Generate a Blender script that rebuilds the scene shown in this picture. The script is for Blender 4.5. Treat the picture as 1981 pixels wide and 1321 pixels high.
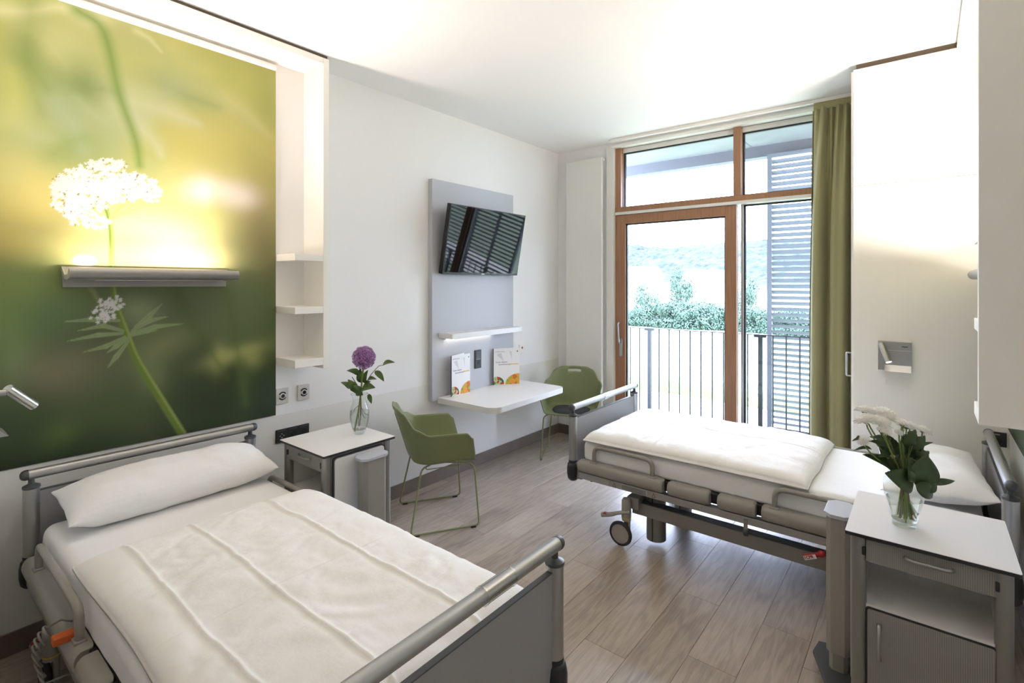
import bpy, bmesh, math, random
import numpy as np
from mathutils import Vector, Matrix, noise

for o in list(bpy.data.objects):
    bpy.data.objects.remove(o)
SC = bpy.context.scene
COL = SC.collection
PI = math.pi
random.seed(7)

# ---------------------------------------------------------------- camera
F_PX, CX, HY, EYE = 992.0, 990.5, 547.5, 1.65      # focal length, centre column, horizon row, eye height
YAW = math.atan((1790.0 - CX) / F_PX)              # camera turned left of +Y
FW = Vector((-math.sin(YAW), math.cos(YAW), 0))
RT = Vector((math.cos(YAW), math.sin(YAW), 0))
UP = Vector((0, 0, 1))
cam_d = bpy.data.cameras.new('camera')
cam = bpy.data.objects.new('camera', cam_d)
COL.objects.link(cam)
cam.location = (0, 0, EYE)
cam.rotation_euler = (PI / 2, 0, YAW)
cam_d.sensor_width = 36.0
cam_d.sensor_fit = 'HORIZONTAL'
cam_d.lens = 36.0 * F_PX / 1981.0
cam_d.shift_y = -(660.5 - HY) / 1981.0
cam_d.clip_start = 0.02
cam_d.clip_end = 3000
SC.camera = cam

# ---------------------------------------------------------------- sky and exposure
W = bpy.data.worlds.new('overcast_sky')
SC.world = W
W.use_nodes = True
bg = W.node_tree.nodes['Background']
bg.inputs[0].default_value = (0.67, 0.74, 1.0, 1)
bg.inputs[1].default_value = SKY = 8.2
SC.view_settings.view_transform = 'Standard'
SC.view_settings.look = 'None'
SC.view_settings.exposure = 1.58
SC.view_settings.gamma = 1.0
SC.view_settings.use_curve_mapping = False
SC.cycles.max_bounces = 12
SC.cycles.diffuse_bounces = 8
SC.cycles.transparent_max_bounces = 16
SC.cycles.sample_clamp_indirect = 8.0
WARM = (1.0, 0.865, 0.79)
UPBEAM = 11.0           # watts of the LED beam inside each wall luminaire
UPLIGHT = 19.0          # wall luminaires, shining up

# ---------------------------------------------------------------- helpers: tags and objects
def tag(o, label=None, cat=None, group=None, kind=None):
    if label: o['label'] = label
    if cat: o['category'] = cat
    if group: o['group'] = group
    if kind: o['kind'] = kind
    return o

def thing(name, label, cat, loc=(0, 0, 0), rz=0.0, group=None, rot=None):
    o = bpy.data.objects.new(name, None)
    o.empty_display_size = 0.1
    COL.objects.link(o)
    o.location = loc
    o.rotation_euler = rot if rot else (0, 0, rz)
    return tag(o, label, cat, group)

class MB:
    """collects verts and faces of one part"""
    def __init__(s):
        s.v = []; s.f = []; s.m = []; s.cur = 0
    def add(s, vs, fs):
        n = len(s.v)
        s.v += [tuple(p) for p in vs]
        s.f += [tuple(i + n for i in f) for f in fs]
        s.m += [s.cur] * len(fs)
        return s
    def box(s, x0, x1, y0, y1, z0, z1):
        if x0 > x1: x0, x1 = x1, x0
        if y0 > y1: y0, y1 = y1, y0
        if z0 > z1: z0, z1 = z1, z0
        vs = [(x0, y0, z0), (x1, y0, z0), (x1, y1, z0), (x0, y1, z0), (x0, y0, z1), (x1, y0, z1), (x1, y1, z1), (x0, y1, z1)]
        return s.add(vs, [(3, 2, 1, 0), (4, 5, 6, 7), (0, 1, 5, 4), (1, 2, 6, 5), (2, 3, 7, 6), (3, 0, 4, 7)])
    def prism(s, pts, axis, a, b):
        """polygon pts (2D) extruded along axis from a to b"""
        n = len(pts)
        def mk(p, t):
            if axis == 'x': return (t, p[0], p[1])
            if axis == 'y': return (p[0], t, p[1])
            return (p[0], p[1], t)
        vs = [mk(p, a) for p in pts] + [mk(p, b) for p in pts]
        fs = [tuple(range(n - 1, -1, -1)), tuple(range(n, 2 * n))]
        fs += [(i, (i + 1) % n, n + (i + 1) % n, n + i) for i in range(n)]
        return s.add(vs, fs)
    def tube(s, path, r, seg=12, cap=True, closed=False):
        path = [Vector(p) for p in path]
        n = len(path)
        rs = r if isinstance(r, (list, tuple)) else [r] * n
        up = None; rings = []
        for i, p in enumerate(path):
            if closed:
                t = path[(i + 1) % n] - path[i - 1]
            else:
                t = path[min(i + 1, n - 1)] - path[max(i - 1, 0)]
            t.normalize()
            if up is None:
                up = Vector((0, 0, 1)) if abs(t.z) < 0.9 else Vector((1, 0, 0))
            up = (up - t * up.dot(t)).normalized()
            w = t.cross(up)
            rings.append([p + (up * math.cos(a) + w * math.sin(a)) * rs[i] for a in [2 * PI * k / seg for k in range(seg)]])
        vs = [q for rg in rings for q in rg]
        fs = []
        m = n if closed else n - 1
        for i in range(m):
            a = i * seg; b = ((i + 1) % n) * seg
            for k in range(seg):
                k2 = (k + 1) % seg
                fs.append((a + k, a + k2, b + k2, b + k))
        if cap and not closed:
            fs.append(tuple(range(seg - 1, -1, -1)))
            fs.append(tuple((n - 1) * seg + k for k in range(seg)))
        return s.add(vs, fs)
    def cyl(s, p0, p1, r, seg=20, r1=None):
        return s.tube([p0, p1], [r, r if r1 is None else r1], seg)
    def lathe(s, prof, seg=32, c=(0, 0, 0), close=False):
        vs = []; fs = []
        n = len(prof)
        for (r, z) in prof:
            for k in range(seg):
                a = 2 * PI * k / seg
                vs.append((c[0] + r * math.cos(a), c[1] + r * math.sin(a), c[2] + z))
        for i in range(n - 1 if not close else n):
            j = (i + 1) % n
            for k in range(seg):
                k2 = (k + 1) % seg
                fs.append((i * seg + k, i * seg + k2, j * seg + k2, j * seg + k))
        if not close:
            if prof[0][0] > 1e-6: fs.append(tuple(range(seg - 1, -1, -1)))
            if prof[-1][0] > 1e-6: fs.append(tuple((n - 1) * seg + k for k in range(seg)))
        return s.add(vs, fs)
    def grid(s, pts, nu, nv, wrap=False):
        """pts[i*nv+j]"""
        fs = []
        for i in range(nu - 1):
            for j in range(nv - 1 if not wrap else nv):
                j2 = (j + 1) % nv
                fs.append((i * nv + j, (i + 1) * nv + j, (i + 1) * nv + j2, i * nv + j2))
        return s.add(pts, fs)
    def mesh(s, name, mats, smooth=None):
        me = bpy.data.meshes.new(name)
        me.from_pydata(s.v, [], s.f)
        if not isinstance(mats, (list, tuple)): mats = [mats]
        for m in mats: me.materials.append(m)
        if len(mats) > 1:
            me.polygons.foreach_set('material_index', s.m)
        bm = bmesh.new(); bm.from_mesh(me)
        bmesh.ops.recalc_face_normals(bm, faces=bm.faces)
        bm.to_mesh(me); bm.free()
        if smooth:
            me.shade_smooth()
            if smooth is not True:
                me.set_sharp_from_angle(angle=math.radians(smooth))
        me.update()
        return me

def part(name, mb, mat, parent=None, smooth=None, bevel=0.0, seg=2, loc=None, rot=None):
    o = bpy.data.objects.new(name, mb.mesh(name, mat, smooth))
    COL.objects.link(o)
    if parent is not None: o.parent = parent
    if loc: o.location = loc
    if rot: o.rotation_euler = rot
    if bevel:
        b = o.modifiers.new('bevel', 'BEVEL')
        b.width = bevel; b.segments = seg; b.limit_method = 'ANGLE'; b.angle_limit = math.radians(40)
        b.harden_normals = True
        o.data.shade_smooth()
        o.data.set_sharp_from_angle(angle=math.radians(40))
    return o

def share(o, name, parent, loc=None, rot=None):
    """another object on the same mesh"""
    c = o.copy(); COL.objects.link(c)
    c.name = name; c.parent = parent
    if loc is not None: c.location = loc
    if rot is not None: c.rotation_euler = rot
    return c

def struct(name, mb, mat, parent=None, **k):
    o = part(name, mb, mat, parent, **k)
    o['kind'] = 'structure'
    return o

def text(name, body, size, mat, parent, loc, rot, bold=0.0, depth=0.0004, align='LEFT'):
    cu = bpy.data.curves.new(name, 'FONT')
    cu.body = body; cu.size = size; cu.extrude = depth; cu.offset = bold; cu.align_x = align
    cu.resolution_u = 3
    t = bpy.data.objects.new(name, cu)
    COL.objects.link(t)
    dg = bpy.context.evaluated_depsgraph_get()
    me = bpy.data.meshes.new_from_object(t.evaluated_get(dg))
    bpy.data.objects.remove(t)
    me.materials.clear(); me.materials.append(mat)
    o = bpy.data.objects.new(name, me)
    COL.objects.link(o)
    o.parent = parent; o.location = loc; o.rotation_euler = rot
    return o

def arc(cx, cy, r, a0, a1, n):
    return [(cx + r * math.cos(math.radians(a0 + (a1 - a0) * i / n)), cy + r * math.sin(math.radians(a0 + (a1 - a0) * i / n))) for i in range(n + 1)]

def rrect(x0, x1, y0, y1, r, n=6):
    return arc(x1 - r, y1 - r, r, 0, 90, n) + arc(x0 + r, y1 - r, r, 90, 180, n) + arc(x0 + r, y0 + r, r, 180, 270, n) + arc(x1 - r, y0 + r, r, 270, 360, n)

def fillet(path, r, n=6):
    """round the inner corners of a polyline"""
    P = [Vector(p) for p in path]; out = [P[0]]
    for i in range(1, len(P) - 1):
        a = (P[i - 1] - P[i]); b = (P[i + 1] - P[i])
        d = min(r, a.length * 0.49, b.length * 0.49)
        p0 = P[i] + a.normalized() * d; p1 = P[i] + b.normalized() * d
        for k in range(n + 1):
            t = k / n
            out.append(p0 * (1 - t) ** 2 + P[i] * 2 * t * (1 - t) + p1 * t * t)
    out.append(P[-1])
    return out

# ---------------------------------------------------------------- helpers: materials
def lin(c):
    c = c / 255.0
    return c / 12.92 if c <= 0.04045 else ((c + 0.055) / 1.055) ** 2.4
def rgb(r, g, b): return (lin(r), lin(g), lin(b), 1)

class N:
    def __init__(s, name):
        s.mat = bpy.data.materials.new(name); s.mat.use_nodes = True
        s.t = s.mat.node_tree; s.n = s.t.nodes
        s.b = s.n['Principled BSDF']; s.out = s.n['Material Output']
    def new(s, ty, **k):
        nd = s.n.new(ty)
        for a, v in k.items(): setattr(nd, a, v)
        return nd
    def link(s, a, b): s.t.links.new(a, b)
    def coords(s, scale=(1, 1, 1), kind='Object', rot=(0, 0, 0)):
        tc = s.new('ShaderNodeTexCoord'); mp = s.new('ShaderNodeMapping')
        mp.inputs['Scale'].default_value = scale; mp.inputs['Rotation'].default_value = rot
        s.link(tc.outputs[kind], mp.inputs['Vector'])
        return mp.outputs['Vector']
    def noise(s, vec, scale, detail=3, rough=0.5):
        nd = s.new('ShaderNodeTexNoise'); nd.inputs['Scale'].default_value = scale
        nd.inputs['Detail'].default_value = detail; nd.inputs['Roughness'].default_value = rough
        s.link(vec, nd.inputs['Vector']); return nd
    def ramp(s, fac, stops):
        nd = s.new('ShaderNodeValToRGB'); cr = nd.color_ramp
        while len(cr.elements) < len(stops): cr.elements.new(0.5)
        for e, (p, c) in zip(cr.elements, stops): e.position = p; e.color = c
        s.link(fac, nd.inputs['Fac']); return nd
    def bump(s, h, strength, dist=0.01):
        nd = s.new('ShaderNodeBump'); nd.inputs['Strength'].default_value = strength; nd.inputs['Distance'].default_value = dist
        s.link(h, nd.inputs['Height']); s.link(nd.outputs['Normal'], s.b.inputs['Normal']); return nd

def mat(name, color, rough=0.5, metal=0.0, spec=0.5, var=0.0, vscale=8.0, bump=0.0, bscale=200.0, coat=0.0, sheen=0.0):
    m = N(name); b = m.b
    b.inputs['Base Color'].default_value = color
    b.inputs['Roughness'].default_value = rough
    b.inputs['Metallic'].default_value = metal
    b.inputs['Specular IOR Level'].default_value = spec
    if coat: b.inputs['Coat Weight'].default_value = coat
    if sheen: b.inputs['Sheen Weight'].default_value = sheen
    if var or bump:
        vec = m.coords()
        if var:
            nz = m.noise(vec, vscale, 3)
            lo = tuple(c * (1 - var) for c in color[:3]) + (1,); hi = tuple(min(1, c * (1 + var)) for c in color[:3]) + (1,)
            r = m.ramp(nz.outputs['Fac'], [(0.3, lo), (0.7, hi)])
            m.link(r.outputs['Color'], b.inputs['Base Color'])
        if bump:
            nz2 = m.noise(vec, bscale, 2)
            m.bump(nz2.outputs['Fac'], bump, 0.002)
    return m.mat

def emit(name, color, strength):
    m = N(name)
    m.b.inputs['Base Color'].default_value = (0.9, 0.9, 0.9, 1)
    m.b.inputs['Emission Color'].default_value = tuple(color[:3]) + (1,)
    m.b.inputs['Emission Strength'].default_value = strength
    return m.mat

def thin_glass(name, tint=(0.97, 0.99, 0.98), gain=0.8, rough=0.0, base=0.035):
    m = N(name)
    tr = m.new('ShaderNodeBsdfTransparent'); tr.inputs[0].default_value = tint + (1,)
    gl = m.new('ShaderNodeBsdfGlossy'); gl.inputs['Roughness'].default_value = rough
    lw = m.new('ShaderNodeLayerWeight'); lw.inputs['Blend'].default_value = 0.5
    fr = m.new('ShaderNodeMath', operation='POWER'); fr.inputs[1].default_value = 4.0
    m.link(lw.outputs['Facing'], fr.inputs[0])
    mu = m.new('ShaderNodeMath', operation='MULTIPLY_ADD'); mu.inputs[1].default_value = gain; mu.inputs[2].default_value = base; mu.use_clamp = True
    mx = m.new('ShaderNodeMixShader')
    m.link(fr.outputs[0], mu.inputs[0]); m.link(mu.outputs[0], mx.inputs[0])
    m.link(tr.outputs[0], mx.inputs[1]); m.link(gl.outputs[0], mx.inputs[2])
    m.link(mx.outputs[0], m.out.inputs['Surface'])
    return m.mat

def wood_plank(name):
    m = N(name)
    oi = m.new('ShaderNodeObjectInfo')
    tc = m.new('ShaderNodeTexCoord')
    # every plank shows another stretch of the same print
    mul = m.new('ShaderNodeVectorMath', operation='SCALE'); mul.inputs['Scale'].default_value = 40.0
    cmb = m.new('ShaderNodeCombineXYZ')
    m.link(oi.outputs['Random'], cmb.inputs[0]); m.link(oi.outputs['Random'], cmb.inputs[1])
    m.link(cmb.outputs[0], mul.inputs[0])
    add = m.new('ShaderNodeVectorMath', operation='ADD')
    m.link(tc.outputs['Object'], add.inputs[0]); m.link(mul.outputs[0], add.inputs[1])
    mp = m.new('ShaderNodeMapping'); mp.inputs['Scale'].default_value = (9.0, 1.15, 1)
    m.link(add.outputs[0], mp.inputs['Vector'])
    n1 = m.noise(mp.outputs[0], 1.0, 3, 0.55)
    # growth rings: contour lines of a stretched noise
    rg = m.new('ShaderNodeMath', operation='MULTIPLY'); rg.inputs[1].default_value = 46.0
    m.link(n1.outputs['Fac'], rg.inputs[0])
    sn = m.new('ShaderNodeMath', operation='SINE'); m.link(rg.outputs[0], sn.inputs[0])
    mp2 = m.new('ShaderNodeMapping'); mp2.inputs['Scale'].default_value = (170, 6, 1)
    m.link(add.outputs[0], mp2.inputs['Vector'])
    n2 = m.noise(mp2.outputs[0], 1.0, 3, 0.6)
    n3 = m.noise(add.outputs[0], 2.2, 3, 0.5)
    a1 = m.new('ShaderNodeMath', operation='MULTIPLY_ADD'); a1.inputs[1].default_value = 0.055; a1.inputs[2].default_value = 0.0
    m.link(sn.outputs[0], a1.inputs[0])
    a2 = m.new('ShaderNodeMath', operation='MULTIPLY_ADD'); a2.inputs[1].default_value = 0.34
    m.link(n2.outputs['Fac'], a2.inputs[0]); m.link(a1.outputs[0], a2.inputs[2])
    a3 = m.new('ShaderNodeMath', operation='MULTIPLY_ADD'); a3.inputs[1].default_value = 0.45
    m.link(n3.outputs['Fac'], a3.inputs[0]); m.link(a2.outputs[0], a3.inputs[2])
    a4 = m.new('ShaderNodeMath', operation='MULTIPLY_ADD'); a4.inputs[1].default_value = 0.14
    m.link(oi.outputs['Random'], a4.inputs[0]); m.link(a3.outputs[0], a4.inputs[2])
    r = m.ramp(a4.outputs[0], [(0.20, rgb(126, 114, 103)), (0.46, rgb(168, 155, 142)), (0.72, rgb(194, 183, 170))])
    m.link(r.outputs['Color'], m.b.inputs['Base Color'])
    m.b.inputs['Roughness'].default_value = 0.34
    m.b.inputs['Specular IOR Level'].default_value = 0.8
    m.bump(n2.outputs['Fac'], 0.08, 0.002)
    return m.mat

def timber(name, c0, c1):
    m = N(name)
    v = m.coords((60, 60, 3))
    n = m.noise(v, 1.0, 4, 0.6)
    r = m.ramp(n.outputs['Fac'], [(0.3, c0), (0.7, c1)])
    m.link(r.outputs['Color'], m.b.inputs['Base Color'])
    m.b.inputs['Roughness'].default_value = 0.42
    return m.mat

def linen(name, color, stripe=True):
    """white hospital linen: fine satin stripes and soft crumple"""
    m = N(name)
    m.b.inputs['Base Color'].default_value = color
    m.b.inputs['Roughness'].default_value = 0.75
    m.b.inputs['Sheen Weight'].default_value = 0.15
    v = m.coords()
    nz = m.noise(v, 9.0, 4, 0.55)
    if stripe:
        wv = m.new('ShaderNodeTexWave'); wv.bands_direction = 'X'
        wv.inputs['Scale'].default_value = 22.0; wv.inputs['Distortion'].default_value = 0.2
        m.link(v, wv.inputs['Vector'])
        ad = m.new('ShaderNodeMath', operation='MULTIPLY_ADD'); ad.inputs[1].default_value = 0.05
        m.link(wv.outputs['Fac'], ad.inputs[0]); m.link(nz.outputs['Fac'], ad.inputs[2])
        m.bump(ad.outputs[0], 0.35, 0.012)
    else:
        m.bump(nz.outputs['Fac'], 0.25, 0.012)
    return m.mat

M = {}
M['wall'] = mat('wall_paint', rgb(237, 236, 235), 0.6, bump=0.02, bscale=400)
M['ceil'] = mat('ceiling_paint', rgb(243, 242, 241), 0.7)
M['clad'] = mat('wall_cladding', rgb(228, 227, 222), 0.45)
M['back'] = mat('entry_wall_paint', rgb(222, 216, 206), 0.6)
M['board'] = mat('white_board', rgb(238, 236, 230), 0.4)
M['gap'] = mat('shadow_gap', rgb(92, 80, 66), 0.7)
M['base'] = mat('baseboard_vinyl', rgb(120, 108, 98), 0.45, var=0.08, vscale=6)
M['plank'] = wood_plank('plank_vinyl')
M['joint'] = mat('floor_joint', rgb(74, 62, 52), 0.8)
M['timber'] = timber('window_timber', rgb(146, 106, 78), rgb(168, 124, 92))
M['pvc'] = mat('white_window_profile', rgb(225, 224, 218), 0.4)
M['gasket'] = mat('gasket', rgb(32, 36, 38), 0.5)
M['glass'] = thin_glass('window_glass')
M['alu'] = mat('anodised_aluminium', rgb(176, 177, 176), 0.36, metal=0.85)
M['alu_d'] = mat('dark_aluminium', rgb(150, 149, 146), 0.4, metal=0.7)
M['chrome'] = mat('brushed_steel', rgb(200, 200, 198), 0.28, metal=0.95)
M['black'] = mat('black_plastic', rgb(38, 40, 44), 0.4)
M['dgrey'] = mat('dark_grey_plastic', rgb(70, 73, 77), 0.45)
M['cover'] = mat('grey_cover_plastic', rgb(150, 147, 140), 0.4)
M['frame'] = mat('bed_frame_paint', rgb(138, 136, 131), 0.4, metal=0.2)
M['lamin'] = mat('grey_laminate', rgb(146, 146, 147), 0.42, bump=0.03, bscale=600)
M['sheet'] = linen('white_sheet', rgb(238, 238, 238), stripe=False)
M['duvet'] = linen('striped_duvet_cover', rgb(240, 239, 236))
M['pillow'] = linen('striped_pillow_cover', rgb(238, 238, 238))
M['white'] = mat('white_laminate', rgb(226, 225, 224), 0.35)
M['lgrey'] = mat('light_grey_laminate', rgb(184, 186, 191), 0.45)
M['chair'] = mat('olive_green_shell', rgb(122, 130, 88), 0.5, bump=0.03, bscale=900)
M['chairleg'] = mat('olive_green_steel', rgb(136, 142, 100), 0.4)
M['pad'] = mat('charcoal_felt', rgb(62, 64, 70), 0.9, bump=0.1, bscale=700)
M['clear'] = thin_glass('clear_plastic', (0.93, 0.93, 0.92), 0.9, 0.14, 0.30)
M['tyre'] = mat('rubber_tyre', rgb(52, 54, 58), 0.6)
M['red'] = mat('red_plastic', rgb(168, 30, 34), 0.4)
M['orange'] = mat('orange_plastic', rgb(206, 98, 44), 0.5)
M['yellow'] = mat('yellow_plastic', rgb(214, 186, 60), 0.5)
M['ink'] = mat('dark_print', rgb(70, 70, 74), 0.7)
M['paper'] = mat('coated_paper', rgb(236, 236, 236), 0.5)
M['screen'] = mat('tv_screen', rgb(8, 9, 11), 0.035, spec=0.35)
M['bezel'] = mat('tv_bezel', rgb(14, 14, 16), 0.22)
# ================================================================ the room
XL, XR, YW, YB, ZC = -3.166, 0.375, 4.748, -1.60, 3.08
TH = 0.16

floor = struct('floor', MB().box(XL, XR, YB, YW + 0.2, -0.05, -0.003), M['joint'])
PW, PLEN = 0.205, 1.22
row = 0
x = -0.82 - PW * 12
rnd = random.Random(3)
plank_cache = {}
while x < XR:
    x0, x1 = max(x, XL), min(x + PW, XR)
    if x1 - x0 > 0.01:
        y = YB - rnd.random() * PLEN
        if abs(x - (-1.64)) < 0.02: y = 2.61 - PLEN * 4
        while y < YW + 0.02:
            y0, y1 = max(y, YB), min(y + PLEN, YW + 0.02)
            if y1 - y0 > 0.02:
                key = (round(x1 - x0, 3), round(y1 - y0, 3))
                g = 0.0007
                cx, cy = (x0 + x1) / 2, (y0 + y1) / 2
                if key not in plank_cache:
                    hx, hy = (x1 - x0) / 2 - g, (y1 - y0) / 2 - g
                    c = 0.0006
                    mb = MB()
                    vs = []
                    for (sx, sy, z) in [(hx, hy, -0.004), (hx, hy, -c), (hx - c, hy - c, 0.0)]:
                        vs += [(-sx, -sy, z), (sx, -sy, z), (sx, sy, z), (-sx, sy, z)]
                    fs = [(3, 2, 1, 0), (8, 9, 10, 11)]
                    for l in (0, 4):
                        for k in range(4):
                            fs.append((l + k, l + (k + 1) % 4, l + 4 + (k + 1) % 4, l + 4 + k))
                    mb.add(vs, fs)
                    o = part('plank', mb, M['plank'], floor, loc=(cx, cy, 0))
                    plank_cache[key] = o
                else:
                    share(plank_cache[key], 'plank', floor, (cx, cy, 0))
            y += PLEN
    x += PW

ceiling = struct('ceiling', MB().box(XL - TH, XR + TH, YB - TH, YW + 0.16, ZC, ZC + 0.12), M['ceil'])
wall_left = struct('wall_left', MB().box(XL - TH, XL, YB - TH, YW + TH, -0.05, ZC), M['wall'])
wall_right = struct('wall_right', MB().box(XR, XR + TH, YB - TH, YW + TH, -0.05, ZC), M['wall'])
wall_back = struct('wall_back', MB().box(XL, XR, YB - TH, YB, -0.05, ZC), M['back'])
# protective cladding below the picture, 3 mm proud of the plaster, from the bed to the corner
part('cladding_panel', MB().box(XL, XL + 0.004, 0.24, YW - 0.002, 0.10, 0.822), M['clad'], wall_left, bevel=0.0015, seg=1)
part('cladding_panel', MB().box(XR - 0.004, XR, 2.0, 4.018, 0.10, 0.822), M['clad'], wall_right, bevel=0.0015, seg=1)
# window wall: the pier on the left and the strip above the glazing
wx0, wx1 = -2.48, -0.02            # glazed opening
mbw = MB()
mbw.box(XL, wx0 - 0.08, YW, YW + TH, -0.05, ZC)
mbw.box(wx1, XR, YW, YW + TH, -0.05, ZC)
mbw.box(wx0 - 0.08, wx1, YW, YW + TH, 3.035, ZC)
wall_window = struct('wall_window', mbw, M['wall'])
struct('trim_1', MB().box(wx0 - 0.085, wx0, YW - 0.018, YW + TH, 0, 3.05), M['pvc'], bevel=0.004)
struct('trim_2', MB().box(wx0 - 0.02, wx1, YW - 0.03, YW + 0.05, 3.028, 3.056), M['board'], bevel=0.004)
struct('baseboard_left', MB().box(XL, XL + 0.012, 0.24, YW, 0.0, 0.10), M['base'], bevel=0.002)
struct('baseboard_window', MB().box(XL, wx0 - 0.086, YW - 0.012, YW, 0.0, 0.10), M['base'], bevel=0.002)
struct('baseboard_right', MB().box(XR - 0.012, XR, YB, 4.018, 0.0, 0.10), M['base'], bevel=0.002)

# ---------------------------------------------------------------- window and sliding door
def empty_struct(name, loc=(0, 0, 0)):
    o = bpy.data.objects.new(name, None); COL.objects.link(o); o.location = loc
    o['kind'] = 'structure'; return o

win = empty_struct('window_1', (-1.3, YW, 0))
def wp(name, mb, m, **k):
    for i, v in enumerate(mb.v): mb.v[i] = (v[0] + 1.3, v[1] - YW, v[2])
    return part(name, mb, m, win, **k)
yf0, yf1 = YW + 0.02, YW + 0.13
wp('jamb', MB().box(wx0, wx0 + 0.062, yf0, yf1, 0, 3.03), M['timber'], bevel=0.003)
wp('mullion', MB().box(-1.325, -1.262, yf0, yf1, 2.40, 3.03), M['timber'], bevel=0.003)
wp('transom', MB().box(wx0, wx1, yf0 - 0.006, yf1, 2.372, 2.421), M['timber'], bevel=0.003)
wp('door_track', MB().box(wx0 + 0.005, wx1, yf0 - 0.02, yf1, 2.344, 2.372), M['pvc'], bevel=0.003)
wp('head_profile', MB().box(wx0 + 0.062, wx1, yf0 + 0.05, yf1, 2.985, 3.03), M['pvc'], bevel=0.003)
wp('sill_profile', MB().box(wx0, wx1, yf0, yf1, 0.0, 0.04), M['alu'], bevel=0.003)
wp('post', MB().box(-1.275, -1.252, yf0 + 0.05, yf1, 0.04, 2.345), M['alu'], bevel=0.003)
wp('jamb', MB().box(wx1 - 0.06, wx1, yf0, yf1, 0, 3.03), M['timber'], bevel=0.003)
def pane(x0, x1, z0, z1, y, parent_fn):
    g = MB()
    w = 0.012
    g.box(x0, x0 + w, y - 0.012, y + 0.012, z0, z1); g.box(x1 - w, x1, y - 0.012, y + 0.012, z0, z1)
    g.box(x0, x1, y - 0.012, y + 0.012, z0, z0 + w); g.box(x0, x1, y - 0.012, y + 0.012, z1 - w, z1)
    parent_fn('gasket', g, M['gasket'])
    parent_fn('pane', MB().box(x0 + w, x1 - w, y - 0.003, y + 0.003, z0 + w, z1 - w), M['glass'])
pane(wx0 + 0.068, -1.322, 2.425, 2.983, YW + 0.10, wp)
pane(-1.260, wx1 - 0.06, 2.425, 2.983, YW + 0.10, wp)
pane(-1.252, wx1 - 0.06, 0.045, 2.342, YW + 0.10, wp)

door = empty_struct('door_1', (-1.88, YW, 0))
def dp(name, mb, m, **k):
    for i, v in enumerate(mb.v): mb.v[i] = (v[0] + 1.88, v[1] - YW, v[2])
    return part(name, mb, m, door, **k)
dx0, dx1, dy0, dy1 = -2.462, -1.298, YW + 0.015, YW + 0.085
dp('stile', MB().box(dx0, dx0 + 0.095, dy0, dy1, 0.045, 2.340), M['timber'], bevel=0.004)
dp('stile', MB().box(dx1 - 0.095, dx1, dy0, dy1, 0.045, 2.340), M['timber'], bevel=0.004)
dp('rail', MB().box(dx0 + 0.095, dx1 - 0.095, dy0, dy1, 2.250, 2.340), M['timber'], bevel=0.004)
dp('rail', MB().box(dx0 + 0.095, dx1 - 0.095, dy0, dy1, 0.045, 0.165), M['timber'], bevel=0.004)
pane(dx0 + 0.095, dx1 - 0.095, 0.165, 2.250, YW + 0.05, dp)
hx = dx0 + 0.052
h = dp('door_handle', MB().prism(rrect(hx - 0.016, hx + 0.016, 0.905, 1.085, 0.015), 'y', dy0 - 0.012, dy0), M['alu'], bevel=0.002)
lev = MB().tube(fillet([(hx, dy0 - 0.008, 1.045), (hx, dy0 - 0.055, 1.045), (hx - 0.012, dy0 - 0.055, 1.24), (hx - 0.012, dy0 - 0.03, 1.25)], 0.02), 0.009, 10)
for i, v in enumerate(lev.v): lev.v[i] = (v[0] + 1.88, v[1] - YW, v[2])
part('lever', lev, M['alu'], h, smooth=True)

# ---------------------------------------------------------------- portal frames round the bed heads
def portal(name, label, loc, rz, Lb, D=0.235, zb=1.115, up=0.0):
    """origin on the wall line at the outer face of the side board; local +x into the room, local -y along the bed"""
    t = thing(name, label, 'bed niche frame', loc, rz)
    part('side_board', MB().box(0, D, -0.04, 0, zb, 3.06), M['board'], t, bevel=0.002)
    part('top_board', MB().box(0, D, -Lb, -0.04, 3.02, 3.06), M['board'], t, bevel=0.002)
    part('shadow_gap_strip', MB().box(0.0, D - 0.012, -Lb, -0.006, 3.06, 3.0795), M['gap'], t)
    for z0, z1 in ((1.786, 1.828), (1.463, 1.505), (1.139, 1.186)):
        part('shelf', MB().box(0.001, D - 0.001, -0.226, -0.04, z0 + up, z1 + up), M['board'], t, bevel=0.002)
    return t
portal('niche_frame', 'white board frame with three corner shelves beside the green flower picture', (XL, 1.797, 0), 0, 1.560)
portal('niche_frame', 'white board frame with shelf ends seen at the right picture edge', (XR, 2.42, 0), PI, 1.598, 0.230, 1.155, 0.012)

# ---------------------------------------------------------------- wardrobes closing each niche
def wardrobe(loc, rz, label):
    """local +y is the bed side; face at y=0, body behind (-y); local x from 0 (wall) to 0.74"""
    t = thing('wardrobe', label, 'wardrobe', loc, rz)
    Wd, Dp, Ht = 0.742, 0.46, 3.045
    part('carcass', MB().box(0.003, Wd - 0.002, -Dp, -0.018, 0.0, Ht), M['board'], t)
    part('side_panel', MB().box(0.003, Wd, -0.018, 0, 0.0, 2.282), M['board'], t, bevel=0.0015)
    part('side_panel', MB().box(0.003, Wd, -0.018, 0, 2.2845, Ht), M['board'], t, bevel=0.0015)
    part('shadow_gap_strip', MB().box(0.004, Wd - 0.015, -Dp, -0.012, Ht, 3.0795), M['gap'], t)
    d = part('wardrobe_door', MB().box(Wd - 0.002, Wd + 0.014, -Dp + 0.003, -0.021, 0.08, Ht - 0.004), M['board'], t, bevel=0.0015)
    part('handle', MB().tube(fillet([(Wd + 0.012, -0.07, 1.03), (Wd + 0.045, -0.07, 1.03), (Wd + 0.045, -0.07, 1.185), (Wd + 0.012, -0.07, 1.185)], 0.008, 3), 0.0055, 8), M['alu'], d, smooth=40)
    return t
w_r = wardrobe((XR, 4.02, 0), PI, 'tall white wardrobe end panel carrying the reading lamp beside the curtain')
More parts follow.
